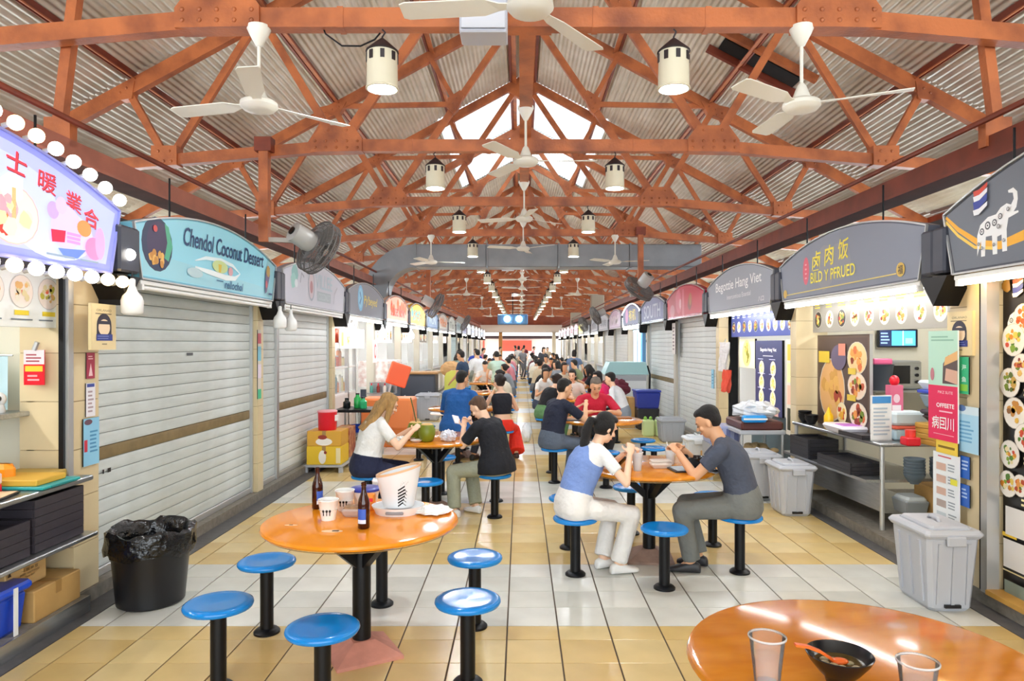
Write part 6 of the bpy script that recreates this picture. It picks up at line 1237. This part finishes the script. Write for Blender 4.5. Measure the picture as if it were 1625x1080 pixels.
def person(label, loc, rz, pose='sit', sc=.93, shirt='#ffffff', pants='#223', skin='fair', hair='#1a1512', hs='short', lean=(12, 22, 30), head=(10, 0), hands=None, feet=None, sleeve=.55, bulk=1.0, female=False, fine=1, shoe='#222222', pole=None, seat=SZ, tank=False, crop=False, flare=1.0, extra=None, name='person', palm=None, curl=1.0, low=None, knees=.0):
    t = thing(name, label, 'person', (loc[0], loc[1], 0), rz)
    vox = {2: .0075, 1: .012, 0: .02}[fine]; s = sc; X = Vector((1, 0, 0))
    body, shm, pm, hm = MB(), MB(), MB(), MB()
    hipz = seat+.085*s if pose == 'sit' else .86*s
    P = [Vector((0, -.02, hipz))]; a_prev = 0
    for L, a in ((.17, lean[0]), (.17, lean[1]), (.15, lean[2])):
        a = math.radians(a); P.append(P[-1]+Vector((0, math.sin(a), math.cos(a)))*L*s)
    na = math.radians(min(lean[2]*.7+6, 50)); neck = P[3]+Vector((0, math.sin(na), math.cos(na)))*.1*s
    hp, hy = math.radians(head[0]), math.radians(head[1])
    Rh = Matrix.Rotation(hy, 3, 'Z') @ Matrix.Rotation(-hp, 3, 'X')
    hc = neck+Rh @ Vector((0, .025*s, .085*s)); hp_ = lambda x, y, z: hc+Rh @ Vector((x*s, y*s, z*s))
    # --- head
    k = .96 if female else 1
    body.ell(hp_(0, -.008, .025), (.074*s*k, .093*s*k, .092*s*k), 20, 14, Rh); body.ell(hp_(0, .022, -.045), (.056*s*k, .062*s*k, .072*s*k), 18, 12, Rh); body.ell(hp_(0, .045, -.085), (.034*s*k, .032*s*k, .028*s*k), 12, 8, Rh)
    if fine:
        capsule(body, hp_(0, .083, .005), hp_(0, .1, -.028), .008*s, .0125*s, 8); body.ell(hp_(0, .079, -.062), (.022*s, .012*s, .009*s), 10, 6, Rh); body.ell(hp_(0, .078, .03), (.05*s, .014*s, .012*s), 10, 6, Rh)
        for q in (-1, 1): body.ell(hp_(q*.076*k, -.005, -.012), (.009*s, .018*s, .031*s), 10, 8, Rh); body.ell(hp_(q*.04, .062, -.028), (.022*s, .018*s, .02*s), 10, 6, Rh)
    capsule(body, P[3]-Vector((0, .0, .03)), neck+Rh @ Vector((0, .01*s, .02*s)), (.05 if female else .058)*s*min(bulk, 1.15), (.046 if female else .054)*s, 14)
    # --- torso
    sw = (.155 if female else .18)*s*bulk**.5
    fr = lambda i: (lambda d: (Vector((0, d.z, -d.y))))((P[min(i+1, 3)]-P[max(i-1, 0)]).normalized())
    def torso(mb, g, lo, hi, top=True):
        hg = g+(.032 if low == 0 and g > 0 else 0)
        R = [(P[0]-Vector((0, .01*s, .07*s if low == 0 else .06*s)), X, fr(0), (.165*bulk+hg)*s, (.12*bulk+hg+.01)*s), (P[0]+Vector((0, 0, .03*s)), X, fr(0), (.165*bulk+hg)*s, (.12*bulk+hg)*s), (P[1], X, fr(1), ((.13 if female else .15)*bulk+g)*s, (.105*bulk+g)*s), (P[2], X, fr(2), (.155*bulk**.7+g)*s, (.112*bulk**.8+g)*s), (P[2].lerp(P[3], .6), X, fr(3), (.165*bulk**.5+g)*s, (.1*bulk**.6+g)*s), (P[3]-Vector((0, 0, .005)), X, fr(3), (.13+g)*s, (.075+g)*s), (P[3].lerp(neck, .3), X, fr(3), (.06+g)*s, (.052+g)*s)]
        loft(mb, R[lo:hi])
    torso(body, -.012, 0, 7)
    shirt_lo = 2 if crop else (1 if low is None else low); torso(shm, .006, shirt_lo, 7 if not tank else 6)
    if low == 0: pass
    # --- arms
    hands = hands or [(-.2, .3, seat+.2), (.2, .3, seat+.2)]
    for q, hnd in zip((-1, 1), hands):
        S = P[3]+Vector((q*sw, 0, -.035*s)); pl = (pole[0 if q < 0 else 1] if pole else (q*.7, -.25, -1))
        E, W = ik(S, hnd, .275*s, .245*s, pl); b2 = bulk**.5*(.88 if female else 1)
        capsule(body, S, E, .047*s*b2, .037*s*b2, 12); capsule(body, E, W, .038*s*b2, .025*s*b2, 12)
        pn = palm[0 if q < 0 else 1] if palm else (0, .2, -1)
        fd = (W-E).normalized(); hand(body, W+fd*.005, fd+Vector((0, 0, -.12)), pn, q, curl, s, fine == 2)
        capsule(shm, P[3]+Vector((q*sw*.45, 0, .0)), S, .055*s*b2, .058*s*b2, 12) if not tank else None
        if sleeve > 0 and not tank:
            e = S.lerp(E, min(sleeve, 1)); capsule(shm, S, e, .06*s*b2, .058*s*b2 if sleeve < 1 else .048*s*b2, 14, flat=sleeve < 1)
            if sleeve > 1: capsule(shm, E, E.lerp(W, sleeve-1), .05*s*b2, .038*s*b2, 12, flat=True)
        if tank and not crop: capsule(shm, P[2]+Vector((q*.08*s, .0, .06*s)), P[3]+Vector((q*.07*s, 0, .0)), .035*s, .03*s, 8)
    # --- legs
    bl = bulk**.6; shoes = []
    if feet is None: feet = [(-.1, .3, 0), (.1, .34, 0)] if pose == 'sit' else [(-.09, .0, 0), (.09, .03, 0)]
    loft(pm, [(P[0]-Vector((0, 0, .085*s)), X, Vector((0, 1, 0)), .165*s*bulk, .12*s*bulk), (P[0]-Vector((0, 0, .03*s)), X, Vector((0, 1, 0)), .185*s*bulk, .14*s*bulk), (P[0]+Vector((0, .0, .03*s)), X, fr(0), .178*s*bulk, .134*s*bulk), (P[0].lerp(P[1], .75 if not crop else .5), X, fr(1), .158*s*bulk, .118*s*bulk)])
    for q, ft in zip((-1, 1), feet):
        hip = Vector((q*.085*s, 0, hipz-.01)); ank = Vector((ft[0], ft[1], .085*s)); Kp = (q*.25+knees*q, 1, .35) if pose == 'sit' else (0, 1, 0)
        K, A = ik(hip, ank, .43*s, .41*s, Kp)
        capsule(pm, hip+Vector((0, .02, 0)), K, .088*s*bl, .064*s*bl*(1+.15*(flare-1)), 14); capsule(pm, K, A+Vector((0, 0, .015)), .064*s*bl*(1+.2*(flare-1)), .05*s*flare, 14, flat=True)
        capsule(body, K, A, .045*s, .033*s, 10); fdir = Vector((ft[0]*.0+q*.12, 1, 0)).normalized(); capsule(body, A, A+fdir*.06*s-Vector((0, 0, .04*s)), .034*s, .03*s, 8)
        sm_ = MB(); yv = Vector((-fdir.y, fdir.x, 0)); g0 = Vector((A.x, A.y, 0))
        loft(sm_, [(g0+fdir*u*s+Vector((0, 0, h*s*.5+.002)), yv, Vector((0, 0, 1)), w_*s, h*s*.5) for u, w_, h in ((-.07, .02, .05), (-.06, .034, .075), (-.02, .037, .09), (.04, .042, .08), (.1, .046, .055), (.15, .04, .042), (.175, .02, .03))], 14); shoes.append(sm_)
    # --- hair
    he = lambda x, y, z, r, R=Rh: hm.ell(hp_(x, y, z), tuple(a*s for a in r), 18, 12, R)
    if hs != 'none':
        he(0, -.026, .05, (.078*k, .09*k, .084*k))
        if hs in ('short', 'crew'): he(0, -.04, .015, (.075*k, .07*k, .08*k)); he(0, .018, .088, (.06, .062, .036)) if hs == 'short' else he(0, .01, .08, (.06, .064, .036))
        else:
            he(0, -.03, .01, (.083*k, .08*k, .1*k)); he(0, .012, .086, (.066, .066, .036))
            for q in (-1, 1): he(q*.066, -.012, .025, (.016, .045, .055))
        if hs == 'bob': he(0, -.035, -.05, (.082, .065, .08))
        if hs == 'bun': he(0, -.12, .03, (.04, .04, .04))
        if hs == 'pony':
            b = hp_(0, -.1, .02); d0 = Rh @ Vector((0, -1, -.25)); hm.tube([b, b+d0*.05*s, b+d0*.08*s+Vector((0, -.01, -.08*s)), b+d0*.09*s+Vector((0, -.02, -.2*s)), b+d0*.08*s+Vector((0, -.03, -.3*s)), b+d0*.06*s+Vector((0, -.03, -.36*s))], [.022*s, .034*s, .042*s, .04*s, .03*s, .012*s], 12)
            for q in (-1, 1): capsule(hm, hp_(q*.07, .02, .03), hp_(q*.068, .03, -.04), .014*s, .008*s, 8)
        if hs == 'long':
            back = (P[2]-P[3]).normalized()
            for q in (-2, -1, 0, 1, 2):
                b = hp_(q*.034, -.06-.02*(2-abs(q)), -.03); e = P[3]+Vector((q*.05*s, -.1*s, -.02)); e2 = P[2]+Vector((q*.05*s, -.13*s, .05*s))
                hm.tube([hp_(q*.034, -.05, .05), b, e, e2], [.03*s, .042*s, .04*s, .014*s], 10)
            for q in (-1, 1): hm.tube([hp_(q*.055, .03, .07), hp_(q*.078, .02, 0), hp_(q*.085, .02, -.08), P[3]+Vector((q*.1*s, .05*s, -.02)), P[3]+Vector((q*.1*s, .07*s, -.1*s))], [.02*s, .028*s, .032*s, .03*s, .012*s], 10)
    def put(nm, m):
        def done(me):
            me.materials.append(m); link(nm, me, t)
        return done
    smt = 4 if fine == 2 else 3
    fuse(body, 'body', vox, 3 if fine == 2 else 2, put('body', SKIN[skin])); fuse(shm, 'shirt', max(vox, .011), smt, put('shirt', cl(shirt) if isinstance(shirt, str) else shirt)); fuse(pm, 'trousers', max(vox, .012), smt, put('trousers', cl(pants)))
    if hs != 'none': fuse(hm, 'hair', max(vox, .009), 2, put('hair', hair_m(hair)))
    for sm_ in shoes: fuse(sm_, 'shoe', max(vox*.8, .008), 2, put('shoe', mat('shoe_'+shoe, shoe, .5)))
    if fine:
        for q in (-1, 1):
            mb = MB(); mb.ell(hp_(q*.031, .083, -.002), (.011*s, .006*s, .006*s), 10, 6, Rh); mb.build('eye', mat('eye_dark', '#1a120e', .2), t, True)
            mb = MB(); mb.ell(hp_(q*.032, .0845, .024), (.018*s, .006*s, .004*s), 8, 5, Rh); mb.build('eyebrow', mat('brow', '#2a1d16', .8), t, True)
        mb = MB(); mb.ell(hp_(0, .0875, -.063), (.02*s, .008*s, .006*s), 10, 5, Rh); mb.build('mouth', mat('lips', '#b8695c', .5), t, True)
    if extra: extra(t, dict(P=P, hp=hp_, Rh=Rh, s=s, neck=neck, X=X, fr=fr, W=hands))
    return t
def face(pos, tgt): return math.atan2(-(tgt[0]-pos[0]), tgt[1]-pos[1])      # rotation turning local +y towards the target

# ---------- the two at the right front table
s5 = (T3[0]-.616, T3[1]-.40); s6 = (T3[0]+.61, T3[1]-.35)
def vest(t, g):
    mb = MB(); P = g['P']; s = g['s']; X = g['X']; fr = g['fr']
    loft(mb, [(P[0].lerp(P[1], .55), X, fr(1), .155*s, .122*s), (P[1], X, fr(1), .147*s, .122*s), (P[2], X, fr(2), .166*s, .13*s), (P[2].lerp(P[3], .6), X, fr(3), .15*s, .118*s), (P[3].lerp(P[2], .08), X, fr(3), .1*s, .085*s)])
    fuse(mb, 'vest', .011, 3, lambda me: (me.materials.append(cl('#7f9ad6')), link('vest', me, t)))
person('woman in a pale blue vest and white trousers eating at the right front table', s5, face(s5, (T3[0]-.02, T3[1]-.14)), shirt='#f4f3f1', pants='#efebe6', skin='fair', hair='#121012', hs='pony', lean=(14, 24, 32), head=(26, 0), hands=[(-.02, .43, .86), (.17, .36, .88)], pole=[(-.7, -.2, -1), (.6, -.3, -1)], feet=[(-.05, .26, 0), (.11, .3, 0)], sleeve=.6, female=True, fine=2, shoe='#f1efec', flare=1.45, extra=vest, palm=[(.5, .3, -1), (-.8, .2, -.5)], curl=1.2)
person('man in a charcoal T-shirt eating noodles at the right front table', s6, face(s6, (T3[0]+.05, T3[1]-.16)), sc=.97, shirt='#4a5060', pants='#747672', skin='tan', hair='#121013', hs='short', lean=(8, 18, 30), head=(26, 0), hands=[(-.05, .44, .87), (.09, .42, .88)], pole=[(-.6, -.2, -1), (.6, -.2, -1)], feet=[(-.12, .34, 0), (.06, .3, 0)], sleeve=.62, bulk=1.12, fine=2, shoe='#26262a', flare=1.4, palm=[(.4, .2, -1), (-.6, .2, -.8)], curl=1.3,
       extra=lambda t, g: MB().lathe([(.03, -.014), (.033, -.012), (.033, .012), (.03, .014)], 16, (-.03, .405, .845), caps=False).build('wristwatch', black_m, t))
# ---------- coconut table
s1 = (T2[0]-.616, T2[1]-.40); s2 = (T2[0]+.61, T2[1]-.35)
person('blonde woman in a white T-shirt and navy trousers at the coconut table', s1, face(s1, (T2[0]-.05, T2[1]-.18)), sc=.94, shirt='#f1f0ee', pants='#1b2140', skin='fair', hair='#c79a5c', hs='long', lean=(8, 14, 26), head=(24, 0), hands=[(-.06, .42, .84), (.15, .4, .85)], pole=[(-.6, -.3, -1), (.6, -.35, -1)], feet=[(-.1, .28, 0), (.1, .2, 0)], sleeve=.65, bulk=1.25, female=True, fine=2, shoe='#2a2a33', palm=[(.4, .2, -1), (-.7, .2, -.6)])
def phone(t, g):
    mb = MB(); mb.beam((-.06, .40, .9), (-.015, .47, .97), .075, .01, (0, -.6, .8)); mb.build('phone', mat('phone_white', '#e4e6ec', .3), t)
person('boy in a black T-shirt and sage trousers looking at a phone', s2, face(s2, (T2[0]+.0, T2[1]+.02)), sc=.9, shirt='#14161f', pants='#9da08c', skin='fair', hair='#6a4c38', hs='short', lean=(4, 14, 26), head=(34, 8), hands=[(-.06, .33, .86), (.1, .31, .86)], pole=[(-.7, -.2, -1), (.7, -.2, -1)], feet=[(-.2, .34, 0), (.05, .26, 0)], sleeve=.8, bulk=1.2, fine=2, shoe='#e4e2e0', flare=1.5, extra=phone, palm=[(.3, -.2, 1), (-.3, -.2, 1)], curl=1.4, low=0)
# ---------- pair further back on the left
s3 = (-.9, 9.95); s4 = (-.27, 10.22)
person('man in a loose blue shirt seen from behind', s3, -.35, sc=1.02, shirt='#1f5fa8', pants='#2a3040', skin='tan', hair='#15110f', hs='short', lean=(8, 12, 18), head=(8, -20), hands=[(-.15, .35, .8), (.2, .35, .8)], sleeve=1.3, bulk=1.25, fine=1, low=0)
person('woman in a black sleeveless top and bright red trousers seen from behind', s4, .35, sc=.95, shirt='#121420', pants='#f0301a', skin='fair', hair='#2a1c16', hs='bun', lean=(2, 8, 14), head=(6, 25), hands=[(-.12, .35, .8), (.2, .33, .8)], tank=True, crop=True, female=True, bulk=1.0, fine=1, flare=2.7, feet=[(-.1, .25, 0), (.26, .1, 0)], shoe='#3a2a2a', knees=.3)
# ---------- red polo table
s7 = (T5[0]-.63, T5[1]-.40); s8 = (T5[0]-.03, T5[1]+.71)
person('man in a navy polo shirt and jeans at the second right table', s7, face(s7, (T5[0]+.1, T5[1]+.05)), sc=.98, shirt='#1a2036', pants='#5a6474', skin='mid', hair='#15110f', hs='short', lean=(6, 14, 22), head=(12, -8), hands=[(-.1, .4, .88), (.1, .42, .92)], sleeve=.75, bulk=1.1, fine=1, pole=[(-.7, -.3, -1), (.7, -.3, -.8)])
person('grey-haired man in a red polo shirt facing the camera', s8, PI+.1, sc=.97, shirt='#c81e3c', pants='#3a3a40', skin='mid', hair='#86786c', hs='crew', lean=(6, 14, 24), head=(26, 0), hands=[(-.13, .42, .8), (.1, .4, .8)], sleeve=.85, bulk=1.2, fine=1, pole=[(-1, -.2, -.6), (1, -.2, -.6)])
# ---------- third right table
s9 = (1.03-.63, 12.35-.4)
def ht(p, ty): return face(p, (1.03 if p[0] > 0 else -.87, ty))
person('woman in a black tank top and green trousers leaning on the third right table', s9, face(s9, (1.1, 12.5)), sc=.95, shirt='#15151a', pants='#5f8a5a', skin='fair', hair='#2a1c18', hs='bun', lean=(18, 30, 40), head=(20, 0), hands=[(-.1, .5, .82), (.15, .45, .95)], tank=True, female=True, fine=1, flare=1.3, shoe='#e8e4e0')
def far(label, x, y, rz, **kw): kw.setdefault('fine', 0); kw.setdefault('sc', .93); return person(label, (x, y), rz, **kw)
far('dark-haired woman with a pale top beside the woman in the tank top', 1.0, 13.08, PI-.3, shirt='#e6ddd6', pants='#3a3a44', hs='bob', hair='#141013', female=True, fine=1, lean=(6, 12, 20))
far('person in a bright pink top behind the man in red', 1.6, 12.75, 1.9, shirt='#f02a74', pants='#33343c', hs='bob', hair='#1a1214', female=True, fine=1)
far('person in a white hooded top behind the man in red', 1.75, 12.0, 1.2, shirt='#eceef2', pants='#8f98a4', hair='#15110f', sleeve=1.9, fine=1)
far('standing man in a dark blue T-shirt at the left counter', -1.32, 15.9, 1.2, pose='stand', shirt='#2f4460', pants='#c9c0b4', hair='#1a1412', skin='tan', lean=(0, 2, 4), hands=[(-.2, .18, .85), (.22, .15, .85)], fine=1)
far('standing person in a white shirt beside the man in dark blue', -1.15, 19.2, .7, pose='stand', shirt='#eef0f4', pants='#cabfae', hair='#1c1613', lean=(2, 4, 8), hands=[(-.2, .2, .85), (.2, .25, .9)], sleeve=1.5)
far('standing person in a pale green dress in the aisle', -.55, 17.2, .3, pose='stand', shirt='#bcd6c6', pants='#bcd6c6', hair='#1c1613', lean=(8, 14, 20), head=(20, 0), hands=[(-.2, .3, .8), (.2, .3, .8)], low=0, flare=1.8)
far('man in a bright blue T-shirt facing the camera down the aisle', -1.55, 24.2, PI, pose='stand', shirt='#3a56c0', pants='#4a4a80', skin='tan', hair='#1c1613', lean=(4, 8, 12), hands=[(-.15, .25, .95), (.15, .25, .95)])
far('standing woman with long dark hair and a grey-green top', -2.0, 22.6, -.6, pose='stand', shirt='#9fb4ac', pants='#d4d0c8', hair='#2a1c18', hs='long', female=True, lean=(2, 4, 6), hands=[(-.2, .2, .85), (.2, .2, .85)])
far('standing person in pale grey leaning on a far left table', -1.5, 21.0, -.8, pose='stand', shirt='#d5d8dc', pants='#9aa49a', hair='#1c1613', lean=(14, 26, 36), hands=[(-.1, .45, .8), (.2, .4, .8)])
# ---------- the far crowd
random.seed(21)
cols = [('white', '#eceae6'), ('cream', '#e2d8c2'), ('black', '#1c1c22'), ('grey', '#8b8f96'), ('rose', '#d98a96'), ('pale blue', '#b4c8dc'), ('maroon', '#7a3038'), ('beige', '#cbb79a'), ('olive', '#7f8460'), ('navy', '#2a3350')]
CR = [(.4, 13.6, 'white'), (.45, 15.3, 'white'), (1.65, 15.4, 'black'), (1.0, 16.4, 'cream'), (.4, 16.0, 'black'), (1.65, 16.1, 'maroon'), (.42, 18.8, 'beige'), (1.0, 18.4, 'grey'), (1.62, 18.85, 'olive'), (1.0, 19.9, 'white'), (-.27, 13.7, 'cream'), (-.25, 17.1, 'grey'),
      (-.9, 18.1, 'white'), (-.27, 20.5, 'rose'), (-.9, 21.5, 'beige'), (.4, 22.2, 'cream'), (1.65, 22.2, 'white'), (1.0, 23.3, 'rose'), (.42, 25.6, 'white'), (1.65, 25.6, 'navy'), (1.0, 26.7, 'cream'), (-.27, 24.0, 'pale blue'), (-.9, 24.9, 'white'), (-.27, 27.4, 'rose'), (-1.48, 27.2, 'white'), (.42, 29.0, 'maroon'), (1.65, 29.2, 'cream'), (1.0, 30.1, 'grey'), (-.27, 31.0, 'beige'), (-.9, 31.8, 'rose'), (.42, 32.6, 'white'), (1.65, 33.0, 'black'), (-.27, 34.6, 'cream'), (-1.45, 34.4, 'navy'), (1.0, 36.0, 'rose')]
for i, (x, y, cn) in enumerate(CR):
    c = dict(cols)[cn]; fem = random.random() < .5
    row = 'right' if x > .1 else 'left'; tb = min(range(9), key=lambda n: abs((12.35 if x > .1 else 10.6)+3.4*n-y)); ty = (12.35 if x > .1 else 10.6)+3.4*tb
    side = 'near' if y < ty-.3 else ('far' if y > ty+.3 else 'middle')
    far(f'diner in a {cn} top at the {side} side of the {NTH[tb]} distant {row} table', x, y, ht((x, y), ty)+random.uniform(-.3, .3), shirt=c, pants=random.choice(['#2a2c36', '#6a6a70', '#3f4a60', '#b8ac98']), hair=random.choice(['#15110f', '#241814', '#1a1212']), hs=random.choice(['bob', 'long', 'bun']) if fem else 'short', female=fem, skin=random.choice(['fair', 'tan', 'mid']), lean=(random.uniform(2, 12), random.uniform(8, 20), random.uniform(14, 30)), head=(random.uniform(0, 25), random.uniform(-20, 20)), fine=0, sc=random.uniform(.9, 1.0), hands=[(-.12, .36, .82), (.14, .36, .84)])
for i, (x, y, cn, c) in enumerate(((.1, 33.5, 'grey', '#8b8f96'), (1.6, 20.9, 'slate blue', '#6a7c9c'), (-.1, 37.5, 'white', '#eceae6'), (-1.6, 29.5, 'rose', '#d98a96'), (.9, 27.9, 'black and grey', '#4a4c54'), (.2, 41, 'maroon', '#7a3038'), (-1.2, 40, 'cream', '#e2d8c2'), (1.5, 39, 'beige', '#cbb79a'), (-.3, 45, 'navy', '#2a3350'), (.8, 44, 'pink', '#e0a0a8'))):
    far(f'distant standing person in {cn} among the crowd', x, y, random.uniform(0, 6.2), pose='stand', shirt=c, pants=random.choice(['#2a2c36', '#6a6a70', '#b8ac98']), hair='#17110f', hs=random.choice(['short', 'bob']), lean=(0, 3, 6), hands=[(-.2, .15, .82), (.2, .2, .85)], sc=random.uniform(.9, .98))
lump('shopping_bags', 'white plastic bag on the floor by the woman in the tank top', 'bag', (.1, 12.1, 0), (.09, .09, .16), mat('bag_white', '#eef0f2', .4), .2, 15)
lump('jacket_pile', 'maroon and black jackets heaped behind the man in red', 'jackets', (2.0, 15.0, .55), (.35, .25, .2), mat('maroon_cloth', '#6a2434', .8), .3, 16)
# finish all fused meshes in one pass
bpy.context.view_layer.update(); dg = bpy.context.evaluated_depsgraph_get()
for o, nm, done in PENDING:
    me = bpy.data.meshes.new_from_object(o.evaluated_get(dg)); me.name = nm; me.materials.clear()
    me.polygons.foreach_set('use_smooth', [True]*len(me.polygons)); done(me)
for o, nm, done in PENDING: bpy.data.meshes.remove(o.data)
